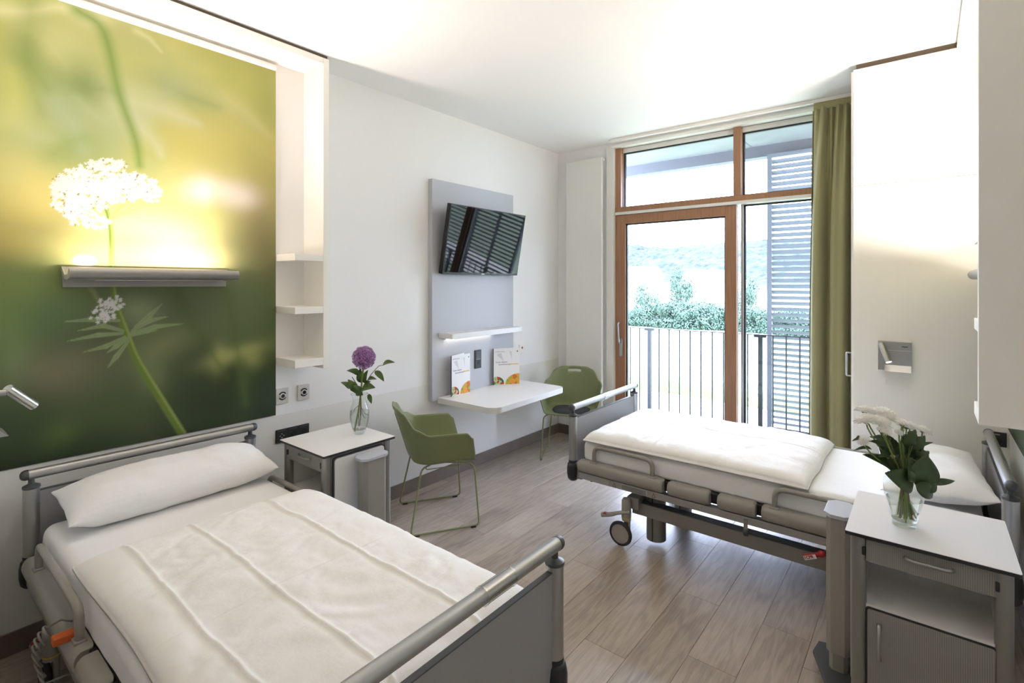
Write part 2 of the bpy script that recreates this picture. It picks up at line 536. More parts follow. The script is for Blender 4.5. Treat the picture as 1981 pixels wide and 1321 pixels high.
w_l = wardrobe((XL, 0.235, 0), 0, 'tall white wardrobe just past the left picture edge, carrying the swivel reading lamp')

# ---------------------------------------------------------------- radiator panel
t = thing('radiator', 'tall flat white panel radiator in the corner left of the window', 'radiator', (-2.80, YW, 0))
part('front_panel', MB().box(-0.215, 0.215, -0.078, -0.040, 0.14, 2.945), M['clad'], t, bevel=0.006)
fins = MB()
for i in range(1, 24):
    xa = -0.215 + 0.43 * i / 24
    fins.box(xa - 0.0015, xa + 0.0015, -0.0786, -0.077, 0.17, 2.915)
part('front_ribs', fins, M['clad'], t)['kind'] = 'stuff'
for bx in (-0.14, 0.14):
    for bz in (0.33, 2.73):
        part('wall_bracket', MB().box(bx - 0.02, bx + 0.02, -0.042, 0.0, bz - 0.03, bz + 0.03), M['clad'], t)
part('vent_plug', MB().cyl((0.2155, -0.058, 2.915), (0.232, -0.058, 2.915), 0.010, 14), M['white'], t, smooth=40)

# ---------------------------------------------------------------- curtain
t = thing('curtain', 'olive green floor-length curtain gathered at the right of the window', 'curtain', (-0.36, 4.60, 0))
NU, NV = 150, 40
cp = []
for i in range(NU):
    u = i / (NU - 1)
    for j in range(NV):
        w = j / (NV - 1)
        z = 0.03 + (3.005 - 0.03) * w
        xl = -0.375 + 0.045 * w ** 3
        xx = xl + u * (0.66 - 0.045 * w ** 3)
        big = math.sin(2 * PI * (5.2 * u + 0.12 * math.sin(3 * u * PI)) + 0.4); big = math.copysign(abs(big) ** 0.7, big)
        fine = math.sin(2 * PI * 12.5 * u + 0.8)
        top = max(0.0, (w - 0.72) / 0.28)
        amp = 0.066 * (1 - 0.72 * top)
        yy = amp * big + (0.010 + 0.014 * top) * fine + 0.008 * noise.noise((u * 6, z * 1.3, 2))
        cp.append((xx + 0.016 * math.cos(2 * PI * 5.2 * u) * (1 - top), yy, z))
cb = MB().grid(cp, NU, NV)
M['curtain'] = mat('curtain_fabric', rgb(156, 151, 108), 0.85, bump=0.15, bscale=900, sheen=0.2)
co = part('fabric', cb, M['curtain'], t, smooth=True)
sm = co.modifiers.new('thick', 'SOLIDIFY'); sm.thickness = 0.003
part('curtain_track', MB().box(-2.1, 0.72, -0.012, 0.012, 3.052, 3.0795), M['board'], t, bevel=0.002)
part('heading_tape', MB().box(-0.32, 0.28, -0.004, 0.004, 3.0, 3.052), M['curtain'], t)
# ================================================================ picture wall (flat print of a blurred meadow with white umbels)
def wall_px(px, py):
    """photo pixel -> (y, z) on the left wall"""
    d = FW + RT * ((px - CX) / F_PX) + UP * ((HY - py) / F_PX)
    s = (XL + 0.012) / d.x
    return d.y * s, EYE + d.z * s
MY0, MY1, MZ0, MZ1 = 0.240, 1.566, 0.826, 2.972
NYm, NZm = 340, 500
PRINT_SAT = 0.85
gy = np.linspace(MY0, MY1, NYm); gz = np.linspace(MZ0, MZ1, NZm)
GY, GZ = np.meshgrid(gy, gz, indexing='ij')
img = np.zeros((NYm, NZm, 3))
def L3(r, g, b): return np.array([lin(r), lin(g), lin(b)])
# ground tones from bottom to top of the print
stops = [(0.826, (44, 56, 34)), (1.05, (64, 78, 48)), (1.35, (92, 104, 64)), (1.60, (104, 112, 66)), (1.80, (150, 146, 76)), (2.05, (172, 168, 80)), (2.40, (150, 158, 72)), (2.75, (160, 164, 78)), (2.972, (168, 164, 84))]
for k in range(3):
    img[..., k] = np.interp(GZ, [s[0] for s in stops], [L3(*s[1])[k] for s in stops])
def blob(px, py, rx, ry, ang, col, a=0.8, p=2.0):
    """soft out-of-focus patch; radii in photo pixels"""
    global img
    y, z = wall_px(px, py)
    ya, _ = wall_px(px + rx, py); _, za = wall_px(px, py - ry)
    sy, sz = abs(ya - y), abs(za - z)
    c, s = math.cos(math.radians(ang)), math.sin(math.radians(ang))
    dy, dz = GY - y, GZ - z
    u = (dy * c + dz * s) / sy; v = (-dy * s + dz * c) / sz
    w = a * np.exp(-0.5 * (u * u + v * v) ** (p / 2))
    img = img * (1 - w[..., None]) + L3(*col) * w[..., None]
def bspl(c, n):
    """smooth curve through points (Catmull-Rom)"""
    c = [Vector(q) for q in c]; c = [c[0] * 2 - c[1]] + c + [c[-1] * 2 - c[-2]]
    out = []
    for i in range(n + 1):
        t = i / n * (len(c) - 3); k = min(int(t), len(c) - 4); t -= k
        a, b, d, e = c[k:k + 4]
        out.append(0.5 * ((2 * b) + (d - a) * t + (2 * a - 5 * b + 4 * d - e) * t * t + (3 * b - a - 3 * d + e) * t ** 3))
    return out
def stroke(pts, wid, col, a=0.9, soft=1.0):
    """tapered stem along photo-pixel points; wid in pixels (start, end)"""
    global img
    if len(pts) > 3:
        pts = [(v.x, v.y) for v in bspl([(p[0], p[1], 0) for p in pts], 4 * len(pts))]
    P = [wall_px(*p) for p in pts]
    best = np.full(GY.shape, 9.0)
    n = len(P) - 1
    y0, _ = wall_px(pts[0][0], pts[0][1]); y1, _ = wall_px(pts[0][0] + 10, pts[0][1])
    unit = abs(y1 - y0) / 10
    for i in range(n):
        (ya, za), (yb, zb) = P[i], P[i + 1]
        ey, ez = yb - ya, zb - za
        L2 = ey * ey + ez * ez + 1e-9
        t = np.clip(((GY - ya) * ey + (GZ - za) * ez) / L2, 0, 1)
        d = np.hypot(GY - ya - t * ey, GZ - za - t * ez)
        wl = (wid[0] + (wid[1] - wid[0]) * ((i + t) / n)) * unit
        best = np.minimum(best, d / np.maximum(wl, 1e-5))
    w = a * np.clip((1.0 + soft - best) / (2 * soft) if soft > 0 else (best < 1), 0, 1)
    w = w * w * (3 - 2 * w)
    img = img * (1 - w[..., None]) + L3(*col) * w[..., None]
rm = random.Random(11)
for i in range(90):   # fine variation of the blur
    py = rm.uniform(-60, 900); px = rm.uniform(-60, 540)
    if py < 430:
        c = rm.choice([(186, 180, 88), (128, 146, 70), (166, 172, 104), (196, 184, 84), (140, 156, 96)])
    else:
        c = rm.choice([(66, 82, 50), (46, 64, 40), (104, 116, 76), (80, 104, 60), (104, 98, 72)])
    blob(px, py, rm.uniform(30, 90), rm.uniform(20, 60), rm.uniform(-70, 70), c, 0.28)
for b in [
    (60, 60, 70, 60, 20, (150, 158, 66), .6), (20, 20, 60, 18, -8, (196, 196, 132), .55), (150, 20, 70, 12, 10, (190, 196, 130), .6), (180, 36, 22, 12, 20, (214, 208, 160), .7),
    (110, 100, 40, 60, -30, (186, 186, 118), .7), (50, 110, 22, 90, -8, (116, 136, 60), .6), (90, 150, 40, 40, 0, (120, 142, 66), .6),
    (120, 230, 70, 50, -30, (150, 166, 118), .75), (60, 280, 60, 50, 0, (158, 170, 116), .6), (40, 190, 40, 50, 0, (172, 178, 80), .6), (200, 220, 24, 60, 20, (140, 160, 110), .55),
    (170, 170, 30, 24, 30, (112, 136, 66), .6), (280, 230, 20, 70, -38, (152, 168, 128), .75), (310, 200, 90, 20, -26, (166, 172, 112), .6), (380, 170, 60, 26, -32, (140, 156, 112), .7),
    (345, 215, 40, 14, -40, (176, 178, 128), .6), (430, 200, 50, 30, -20, (190, 186, 92), .6), (470, 160, 70, 40, 0, (176, 176, 76), .7), (520, 220, 20, 60, 0, (150, 158, 72), .6),
    (440, 280, 90, 40, 0, (204, 190, 84), .7), (330, 300, 50, 40, 0, (190, 178, 78), .6), (500, 330, 40, 50, 0, (190, 178, 88), .6), (300, 320, 30, 30, 0, (150, 166, 104), .5),
    (40, 350, 50, 40, 0, (206, 190, 94), .7), (60, 400, 50, 40, 0, (214, 196, 96), .7), (20, 330, 30, 30, 0, (184, 186, 110), .5), (150, 290, 40, 26, 20, (126, 146, 66), .6),
    (30, 460, 60, 30, 0, (176, 156, 66), .7), (100, 470, 50, 20, -20, (150, 152, 84), .5), (400, 420, 60, 30, 0, (186, 178, 104), .6), (500, 430, 30, 60, 0, (156, 136, 96), .6),
    (420, 370, 42, 17, 8, (228, 214, 196), .85), (400, 362, 22, 17, 0, (236, 222, 206), .8), (470, 382, 24, 16, 0, (226, 212, 196), .8), (420, 420, 10, 40, 0, (176, 178, 96), .55),
    (340, 470, 70, 30, -18, (228, 214, 150), .75), (250, 440, 60, 24, 10, (212, 204, 120), .6), (360, 500, 70, 20, 0, (206, 192, 112), .6), (200, 480, 60, 26, 0, (202, 192, 96), .6),
    (163, 505, 17, 9, 0, (232, 220, 206), .95, 4), (520, 480, 30, 40, 0, (110, 104, 66), .6),
    (60, 560, 70, 40, 0, (104, 118, 48), .7), (20, 620, 40, 40, 0, (86, 104, 44), .7), (100, 600, 60, 50, 0, (66, 88, 56), .6), (30, 700, 30, 40, 0, (92, 112, 66), .6),
    (90, 730, 40, 30, 0, (104, 94, 72), .6), (150, 700, 40, 30, 0, (96, 92, 66), .45), (120, 840, 30, 20, 0, (74, 92, 30), .7), (50, 800, 60, 40, 0, (42, 58, 32), .6),
    (300, 560, 70, 30, 0, (70, 84, 54), .5), (350, 620, 50, 50, 0, (52, 66, 44), .6), (450, 600, 60, 40, 0, (84, 92, 58), .5), (270, 600, 30, 20, -20, (116, 126, 88), .5),
    (330, 670, 40, 24, 20, (112, 118, 66), .65), (300, 730, 24, 30, 0, (100, 114, 70), .6), (360, 700, 40, 40, 0, (44, 52, 34), .6), (390, 760, 50, 40, 0, (36, 46, 30), .7),
    (480, 560, 24, 60, 8, (70, 88, 52), .5), (500, 650, 30, 60, -10, (66, 84, 40), .5), (460, 685, 38, 11, 12, (142, 144, 74), .75), (425, 695, 12, 20, 0, (136, 138, 70), .7), (485, 695, 16, 12, -20, (136, 138, 72), .7),
    (450, 730, 22, 24, 0, (32, 40, 26), .7), (475, 740, 12, 40, 0, (66, 84, 36), .5), (440, 780, 80, 30, 0, (30, 42, 26), .6), (230, 800, 60, 40, 0, (58, 72, 38), .5), (180, 860, 80, 30, 0, (34, 46, 28), .6), (515, 760, 20, 50, 0, (30, 42, 28), .6),
]:
    if b[1] > 540: b = b[:5] + (tuple(min(255, int(c * 1.25 + 6)) for c in b[5]),) + b[6:]
    blob(*b)
# out-of-focus leaves of the upper half: pale blades with darker hollows between them
for (pts, w, c, a) in (([(238, 190), (290, 205), (345, 225), (385, 240)], (22, 6), (192, 194, 146), .62), ([(235, 195), (265, 240), (300, 275), (312, 300)], (20, 5), (186, 192, 152), .62), ([(225, 175), (280, 180), (340, 178)], (12, 8), (178, 184, 120), .5),
                       ([(320, 165), (360, 185), (420, 205)], (14, 8), (118, 140, 92), .55), ([(330, 160), (380, 165), (440, 200), (500, 250)], (16, 8), (170, 176, 116), .5), ([(440, 190), (480, 220), (520, 262)], (12, 6), (198, 192, 118), .55),
                       ([(205, 235), (180, 220), (150, 190)], (14, 6), (168, 180, 132), .55), ([(110, 200), (140, 240), (160, 290)], (20, 12), (158, 176, 138), .55), ([(30, 230), (60, 260), (100, 270)], (22, 10), (178, 186, 130), .5),
                       ([(60, 60), (95, 85), (130, 130)], (26, 12), (196, 194, 124), .55), ([(265, 60), (290, 75), (312, 100)], (5, 2), (206, 206, 150), .6), ([(0, 20), (60, 22), (110, 14), (160, 24)], (9, 7), (208, 206, 150), .65), ([(50, 80), (60, 130), (90, 170)], (16, 10), (112, 134, 58), .5),
                       ([(140, 140), (170, 170), (215, 175)], (20, 14), (106, 130, 60), .5), ([(100, 300), (130, 275), (165, 265)], (14, 8), (128, 148, 70), .5), ([(330, 330), (380, 325), (450, 330)], (16, 14), (206, 196, 108), .45), ([(480, 290), (510, 320), (530, 360)], (14, 10), (160, 164, 84), .45),
                       ([(230, 130), (260, 110), (300, 120)], (18, 12), (182, 182, 92), .45), ([(400, 90), (440, 120), (500, 130)], (26, 20), (150, 156, 70), .45), ([(330, 90), (350, 120), (400, 140)], (18, 12), (192, 188, 96), .45), ([(20, 140), (30, 180), (20, 230)], (16, 16), (196, 192, 90), .5)):
    stroke(pts, (w[0] * 1.9, w[1] * 1.9), c, a * 0.85, 1.0)
# blurred stems behind
stroke([(150, 20), (200, 60), (230, 180), (262, 270), (270, 320)], (16, 10), (112, 142, 48), .75, 1.0)
stroke([(60, 10), (48, 120), (80, 220)], (26, 20), (120, 140, 62), .4, 1.0)
stroke([(340, 560), (380, 640), (440, 730)], (14, 10), (76, 96, 44), .5, 1.0)
stroke([(440, 560), (455, 650), (475, 780)], (12, 10), (84, 104, 48), .5, 1.0)
stroke([(172, 548), (200, 600)], (6, 5), (128, 134, 84), .7, .7)
# main stem
stroke([(204, 396), (214, 440), (217, 520), (222, 575), (233, 612), (243, 640), (262, 690), (300, 755), (352, 838)], (4.5, 9.5), (98, 124, 34), .95, .35)
stroke([(206, 396), (216, 440), (219, 520), (224, 575), (236, 612), (247, 640), (267, 690), (306, 755), (358, 838)], (1.6, 3.5), (142, 160, 70), .7, .8)
stroke([(214, 424), (232, 400), (240, 396)], (3.5, 2), (150, 160, 70), .9, .5)
stroke([(216, 418), (250, 408), (276, 400)], (2.5, 1.2), (158, 168, 84), .9, .5)
stroke([(216, 424), (250, 412), (268, 414)], (2.0, 1.0), (150, 162, 84), .8, .5)
# the narrow leaves at the lower node
for pts in ([(236, 645), (190, 648), (130, 660)], [(238, 640), (200, 630), (150, 640)], [(242, 652), (205, 670), (162, 681)], [(246, 655), (225, 670), (208, 682)], [(248, 660), (225, 690), (208, 712)],
            [(250, 650), (285, 640), (305, 638)], [(254, 645), (300, 632), (355, 626)], [(256, 640), (290, 620), (325, 612)], [(262, 632), (290, 610), (313, 588)], [(230, 620), (180, 618), (125, 622)]):
    q = pts[1]
    stroke(pts[:2], (3.0, 5.5), (132, 150, 100), .88, .4)
    stroke(pts[1:], (5.5, 1.0), (132, 150, 100), .88, .4)
    stroke(pts, (1.2, .6), (96, 118, 62), .5, .8)
# umbels: many little white florets
def florets(cells, n, r0, r1, white, shade, seed):
    global img
    q = random.Random(seed)
    cand = []
    for (cx, cy, rx, ry) in cells:
        for k in range(int(n * rx * ry / 600)):
            a = q.uniform(0, 2 * PI); r = math.sqrt(q.random())
            cand.append((cx + rx * r * math.cos(a), cy + ry * r * math.sin(a)))
    q.shuffle(cand)
    for k, (px, py) in enumerate(cand):
        c = white if q.random() > 0.13 else shade
        y, z = wall_px(px, py)
        r = q.uniform(r0, r1) * (0.5 if c is shade else 1)
        ya, _ = wall_px(px + r, py)
        s = abs(ya - y)
        i0 = int((y - 1.6 * s - MY0) / (MY1 - MY0) * (NYm - 1)); i1 = int((y + 1.6 * s - MY0) / (MY1 - MY0) * (NYm - 1)) + 2
        j0 = int((z - 1.6 * s - MZ0) / (MZ1 - MZ0) * (NZm - 1)); j1 = int((z + 1.6 * s - MZ0) / (MZ1 - MZ0) * (NZm - 1)) + 2
        i0, j0 = max(i0, 0), max(j0, 0)
        if i1 <= i0 or j1 <= j0: continue
        dy = GY[i0:i1, j0:j1] - y; dz = GZ[i0:i1, j0:j1] - z
        d = np.hypot(dy, dz); ph = np.arctan2(dz, dy)
        rr = s * (0.78 + 0.3 * np.cos(5 * ph + k))
        w = np.clip((rr - d) / (0.35 * s) + 0.5, 0, 1)[..., None] * 0.97
        img[i0:i1, j0:j1] = img[i0:i1, j0:j1] * (1 - w) + L3(*c) * w
florets([(200, 345, 70, 24), (150, 350, 40, 24), (255, 360, 52, 22), (130, 385, 32, 34), (180, 375, 50, 30), (235, 375, 40, 18), (290, 375, 22, 18), (150, 420, 20, 18), (186, 430, 26, 12), (120, 360, 22, 24), (160, 400, 40, 18), (200, 320, 45, 12)], 75, 3.4, 6.2, (206, 203, 194), (120, 112, 60), 5)
florets([(205, 598, 22, 22), (222, 586, 20, 14), (192, 612, 18, 14)], 60, 3.0, 5.0, (206, 202, 198), (128, 122, 100), 6)

def picture(name, label, loc, rz, me=None):
    t = thing(name, label, 'wall picture', loc, rz)
    part('picture_board', MB().box(0.0, 0.0108, MY0, MY1, MZ0, MZ1), M['clad'], t)
    if me is None:
        me = bpy.data.meshes.new('print')
        vs = np.zeros((NYm * NZm, 3)); vs[:, 0] = 0.0112; vs[:, 1] = GY.ravel(); vs[:, 2] = GZ.ravel()
        ii, jj = np.meshgrid(np.arange(NYm - 1), np.arange(NZm - 1), indexing='ij')
        a = (ii * NZm + jj).ravel()
        faces = np.stack([a, a + NZm, a + NZm + 1, a + 1], 1)
        me.vertices.add(len(vs)); me.vertices.foreach_set('co', vs.ravel())
        me.loops.add(faces.size); me.loops.foreach_set('vertex_index', faces.ravel().astype(np.int32))
        me.polygons.add(len(faces)); me.polygons.foreach_set('loop_start', np.arange(0, faces.size, 4, dtype=np.int32))
        me.update(calc_edges=True); me.validate()
        at = me.attributes.new('print_colour', 'FLOAT_COLOR', 'POINT')
        ca = np.ones((NYm * NZm, 4)); im2 = np.clip(img, 0, 1); lum = im2 @ np.array([.3, .6, .1]); im2 = lum[..., None] + (im2 - lum[..., None]) * PRINT_SAT
        ca[:, :3] = np.clip(im2, 0, 1).reshape(-1, 3)
        at.data.foreach_set('color', ca.ravel().astype(np.float32))
        m = N('meadow_print')
        an = m.new('ShaderNodeAttribute'); an.attribute_name = 'print_colour'
        m.link(an.outputs['Color'], m.b.inputs['Base Color'])
        m.b.inputs['Roughness'].default_value = 0.55
        m.b.inputs['Specular IOR Level'].default_value = 0.25
        me.materials.append(m.mat)
    o = bpy.data.objects.new('print', me); COL.objects.link(o); o.parent = t
    part('top_rail', MB().prism(arc(0.022, 2.988, 0.016, -90, 90, 6) + [(0, 3.004), (0, 2.972)], 'y', MY0, MY1 - 0.008), M['board'], t, smooth=50)
    return t, me
_, mural_me = picture('wall_picture', 'large print of white meadow flowers on blurred green behind the near bed', (XL, 0, 0), 0)
picture('wall_picture', 'dark green print on the wall behind the far bed headboard', (XR, 4.255, 0), PI, mural_me)

# ================================================================ wall luminaires above the beds
def luminaire(label, loc, rz):
    """local x out of the wall, local y along it, z absolute"""
    t = thing('wall_uplight', label, 'wall lamp', loc, rz)
    Ln = 0.36
    part('back_plate', MB().box(0.012, 0.030, -Ln, Ln, 1.630, 1.728), M['alu_d'], t, bevel=0.002)
    # open gull-wing profile: back slope, valley, front lip
    prof = [(0.030, 1.728), (0.030, 1.706), (0.085, 1.668), (0.150, 1.664)] + arc(0.168, 1.695, 0.026, -115, 60, 8) + [(0.172, 1.716), (0.150, 1.690), (0.090, 1.688)]
    part('reflector', MB().prism(prof, 'y', -Ln, Ln), M['alu_d'], t, smooth=35)
    part('end_cap', MB().prism(prof, 'y', Ln, Ln + 0.004), M['cover'], t)
    part('end_cap', MB().prism(prof, 'y', -Ln - 0.004, -Ln), M['cover'], t)
    part('led_diffuser', MB().box(0.090, 0.145, -Ln + 0.03, Ln - 0.03, 1.6905, 1.6945), emit('uplight_diffuser', WARM, UPLIGHT), t)
    ld = bpy.data.lights.new('uplight_led', 'AREA'); ld.shape = 'RECTANGLE'
    ld.size = 0.05; ld.size_y = 2 * Ln - 0.08; ld.energy = UPBEAM; ld.color = WARM; ld.spread = math.radians(120)
    lo = bpy.data.objects.new('led_strip', ld); COL.objects.link(lo); lo.parent = t
    lo.location = (0.118, 0, 1.697); lo.rotation_euler = (PI, math.radians(30), 0)
    part('light_leak_strip', MB().box(0.118, 0.140, -0.26, 0.30, 1.662, 1.6655), M['white'], t)  # plain white strip standing in for the thin line of light leaking below
    return t
luminaire('long grey wall uplight mounted across the flower picture', (XL, 0.907, 0), 0)
luminaire('wall uplight over the far bed, only its end seen at the right', (XR, 3.41, 0), PI)

# ================================================================ reading lamp plates on the wardrobe ends
def reading_lamp(label, loc, rz, swing, lit):
    """local x to the right along the panel, local -y out of the panel; origin at panel face, plate centre"""
    t = thing('reading_lamp', label, 'reading lamp', loc, rz)
    w, hh = 0.084, 0.092
    p = part('plate', MB().box(-w, w, -0.022, 0.003, -hh, hh), M['alu'], t, bevel=0.002)
    part('lower_tray', MB().prism([(-0.022, -0.055), (-0.062, -hh), (-0.022, -hh)], 'x', -0.05, w), M['alu'], t, bevel=0.001)
    part('groove', MB().box(-0.045, w, -0.0228, -0.0215, 0.036, 0.038), M['white'], t)
    part('slot', MB().box(0.036, 0.066, -0.0232, -0.0215, 0.060, 0.0645), M['black'], t)
    part('joint', MB().cyl((-0.066, -0.02, 0.066), (-0.066, -0.052, 0.066), 0.011, 14), M['alu'], t, smooth=40)
    a = Vector((-0.066, -0.058, 0.076)); d = Vector(swing).normalized()
    b = a + d * 0.118
    tb = part('lamp_tube', MB().cyl(a - d * 0.004, b, 0.0165, 22), M['chrome'], t, smooth=40)
    part('lens', MB().cyl(b, b + d * 0.002, 0.0135, 20), emit('reading_lens', WARM, 5.0) if lit else M['black'], tb)
    return t
reading_lamp('lit silver reading lamp on a square plate beside the far bed', (-0.150, 4.02, 1.192), 0, (0.34, -0.28, -0.9), True)
reading_lamp('silver swivel reading lamp cut by the left picture edge', (-2.58, 0.235, 1.200), PI, (0.046, -0.071, -0.076), False)
t = thing('label_plate', 'small blank white label plate under the lit reading lamp', 'label plate', (-0.141, 4.02, 1.027))
part('plate', MB().box(-0.061, 0.061, -0.003, 0, -0.021, 0.021), M['board'], t, bevel=0.001)
# ================================================================ TV wall panel, desk, shelf
PX0 = XL + 0.049           # front of the grey wall panel
t = thing('wall_panel', 'tall pale grey wall panel behind the television and folding desk', 'wall panel', (XL, 3.36, 0))
part('panel', MB().box(0.001, 0.049, -0.526, 0.527, 0.688, 2.50), M['lgrey'], t, bevel=0.0015)

t = thing('wall_desk', 'white wall-mounted desk top with rounded front corners under the television', 'desk', (PX0, 3.40, 0))
dk = [(0.001, -0.51), (0.001, 0.53)]
dk = [(0.001, -0.505)] + arc(0.615 - 0.10, -0.505 + 0.10, 0.10, -90, 0, 10) + arc(0.585 - 0.09, 0.53 - 0.09, 0.09, 0, 90, 10) + [(0.001, 0.53)]
part('desk_top', MB().prism(dk, 'z', 0.664, 0.710), M['white'], t, bevel=0.0025)
for by in (-0.31, 0.31):
    part('bracket', MB().prism([(0.002, 0.60), (0.002, 0.664), (0.34, 0.664), (0.34, 0.65)], 'y', by - 0.01, by + 0.01), M['alu'], t)

t = thing('wall_shelf', 'short white shelf with an under-shelf light above the desk', 'shelf', (PX0, 3.36, 0))
part('board', MB().box(0.001, 0.160, -0.455, 0.455, 1.196, 1.240), M['white'], t, bevel=0.0015)
lt = part('light_housing', MB().box(0.012, 0.060, -0.43, 0.20, 1.186, 1.196), M['alu'], t, bevel=0.001)
part('light_strip', MB().box(0.016, 0.030, -0.38, 0.19, 1.1835, 1.186), emit('shelf_light', (1.0, 0.92, 0.84), 3.6), lt)
part('spot_lens', MB().cyl((0.09, -0.41, 1.196), (0.09, -0.41, 1.184), 0.032, 20), emit('shelf_spot', (1.0, 0.92, 0.84), 3.0), lt, smooth=40)

# ---- television, tilted forward on its wall arm
t = thing('television', 'black flat television tilted forward on the grey wall panel', 'television', (-3.0, 3.375, 2.005), 0, rot=(0, math.radians(10.5), 0))
part('casing', MB().box(-0.045, 0.0, -0.492, 0.492, -0.288, 0.288), M['bezel'], t, bevel=0.004)
part('screen', MB().box(0.0, 0.0015, -0.482, 0.482, -0.270, 0.280), M['screen'], t)
part('logo', MB().box(0.0, 0.001, -0.02, 0.02, -0.283, -0.277), M['alu'], t)
part('wall_mount', MB().box(-0.108, -0.045, -0.12, 0.12, -0.10, 0.04), M['black'], t)

# ---- menu folders standing on the desk
def menu_mats():
    out = []
    for nm, cols in (('menu_salad', [rgb(58, 110, 70), rgb(178, 200, 140), rgb(190, 60, 44), rgb(236, 220, 206)]), ('menu_fruit', [rgb(196, 116, 30), rgb(226, 150, 52), rgb(166, 178, 50), rgb(66, 44, 40)])):
        m = N(nm); v = m.coords()
        vo = m.new('ShaderNodeTexVoronoi'); vo.inputs['Scale'].default_value = 48.0
        m.link(v, vo.inputs['Vector'])
        r = m.ramp(vo.outputs['Color'], [(0.0, cols[0]), (0.35, cols[1]), (0.6, cols[2]), (0.85, cols[3])])
        r.color_ramp.interpolation = 'CONSTANT'
        m.link(r.outputs['Color'], m.b.inputs['Base Color']); m.b.inputs['Roughness'].default_value = 0.4
        out.append(m.mat)
    return out
M['salad'], M['fruit'] = menu_mats()
M['grey_ink'] = mat('grey_print', rgb(112, 114, 124), 0.7)
M['gold_ink'] = mat('gold_print', rgb(226, 184, 104), 0.7)
M['beam'] = mat('pale_grey_print', rgb(214, 215, 220), 0.6)
M['spine'] = mat('navy_spine', rgb(52, 70, 88), 0.6)
def menu(label, loc, ang_front, ang_back, wd, ht):
    """spine at the origin; front cover runs along ang_front, back cover along ang_back (degrees, in plan)"""
    t = thing('menu_folder', label, 'menu folder', loc, 0, group=None)
    a = math.radians(ang_front); th = 0.0022
    fc = part('front_cover', MB().box(0, wd, 0, th, 0, ht), M['paper'], t, rot=(0, 0, a))
    part('back_cover', MB().box(0, wd, 0, th, 0, ht), M['paper'], t, rot=(0, 0, math.radians(ang_back)))
    part('spine', MB().cyl((0, 0, 0), (0, 0, ht), 0.0035, 10), M['spine'], t)
    e = -0.0006
    # printed wedges of light, two food circles, the lines of type (all flat print on the cover)
    part('print_wedge', MB().add([(wd * .12, e, ht * .84), (wd * .42, e, ht * .62), (wd * .30, e, ht * .88)], [(0, 1, 2)]), M['beam'], fc)
    part('print_wedge', MB().add([(wd * .72, e, ht * .64), (wd * .70, e, ht * .92), (wd * .62, e, ht * .92)], [(0, 1, 2)]), M['beam'], fc)
    R = wd * 0.40
    pts = [(wd * .43 - 0 + 0.0, 0)]
    sal = [(0.001, 0.001), (wd * .40, 0.03 * ht)]
    sal = [(0.001, 0.004)] + [(wd * .12 + wd * .29 * math.cos(q), ht * .05 + ht * .18 * math.sin(q)) for q in [math.radians(k) for k in range(-10, 113, 8)]] + [(0.001, ht * .22)]
    part('print_salad', MB().add([(p[0], e, p[1]) for p in sal], [tuple(range(len(sal)))]), M['salad'], fc)
    fru = [(wd * .46, 0.004)] + [(wd * .98 - wd * .52 * math.cos(q), 0.004 + ht * .29 * math.sin(q)) for q in [math.radians(k) for k in range(0, 91, 8)]] + [(wd - .001, ht * .29), (wd - .001, 0.004)]
    part('print_fruit', MB().add([(p[0], e, p[1]) for p in fru], [tuple(range(len(fru)))]), M['fruit'], fc)
    fr = []
    part('print_orange', MB().add([(wd * .74 + wd * .10 * math.cos(q), 2 * e, ht * .09 + wd * .10 * math.sin(q)) for q in [2 * PI * k / 18 for k in range(18)]], [tuple(range(18))]), mat('orange_print', rgb(232, 150, 54), .5), fc)
    part('print_emblem', MB().add([(wd * .92 + wd * .022 * math.cos(q), e, ht * .915 + wd * .03 * math.sin(q)) for q in [2 * PI * k / 10 for k in range(10)]], [tuple(range(10))]), M['ink'], fc)
    r = (PI / 2, 0, 0)
    text('lettering', 'Guten Appetit', 0.019 * wd / .25, M['grey_ink'], fc, (wd * .09, e, ht * .61), r, 0)
    text('lettering', 'Speisenkatalog', 0.019 * wd / .25, M['grey_ink'], fc, (wd * .19, e, ht * .545), r, 0)
    # the small heading and the gold word are too fine to read: rows of letter-sized strokes
    q = random.Random(4); hd = MB(); gw = MB()
    xx = wd * .07
    while xx < wd * .42:
        w1 = wd * q.uniform(.008, .018); hd.box(xx, xx + w1, e, e * .3, ht * .905, ht * .905 + .004); xx += w1 + wd * .006
    xx = wd * .62
    while xx < wd * .95:
        w1 = wd * q.uniform(.012, .026); gw.box(xx, xx + w1, e, e * .3, ht * .548, ht * .548 + q.uniform(.008, .012)); xx += w1 + wd * .008
    part('print_heading', hd, M['grey_ink'], fc); part('print_gold_word', gw, M['gold_ink'], fc)
    return t
menu('narrow-looking white menu folder nearest the left end of the desk', (-3.050, 2.985, 0.711), 90, 106, 0.225, 0.335)
menu('white menu folder with food pictures standing further along the desk', (-3.090, 3.560, 0.711), 54, 64, 0.25, 0.335)

# ================================================================ sockets and switches
t = thing('double_socket', 'black vertical double socket on the grey panel above the desk', 'socket', (PX0, 3.375, 0.972))
part('frame', MB().box(0, 0.011, -0.041, 0.041, -0.082, 0.082), M['black'], t, bevel=0.003)
part('socket_insert', MB().lathe([(0.019, 0.002), (0.019, -0.008), (0.0, -0.008)], 20), mat('deep_black', rgb(14, 14, 16), .5), t, loc=(0.0105, 0, -0.03), rot=(0, PI / 2, 0))
part('data_flap', MB().box(0.011, 0.014, -0.028, 0.028, 0.008, 0.066), M['dgrey'], t, bevel=0.002)
part('label_strip', MB().box(0.011, 0.0125, -0.026, 0.026, -0.002, 0.003), M['cover'], t)

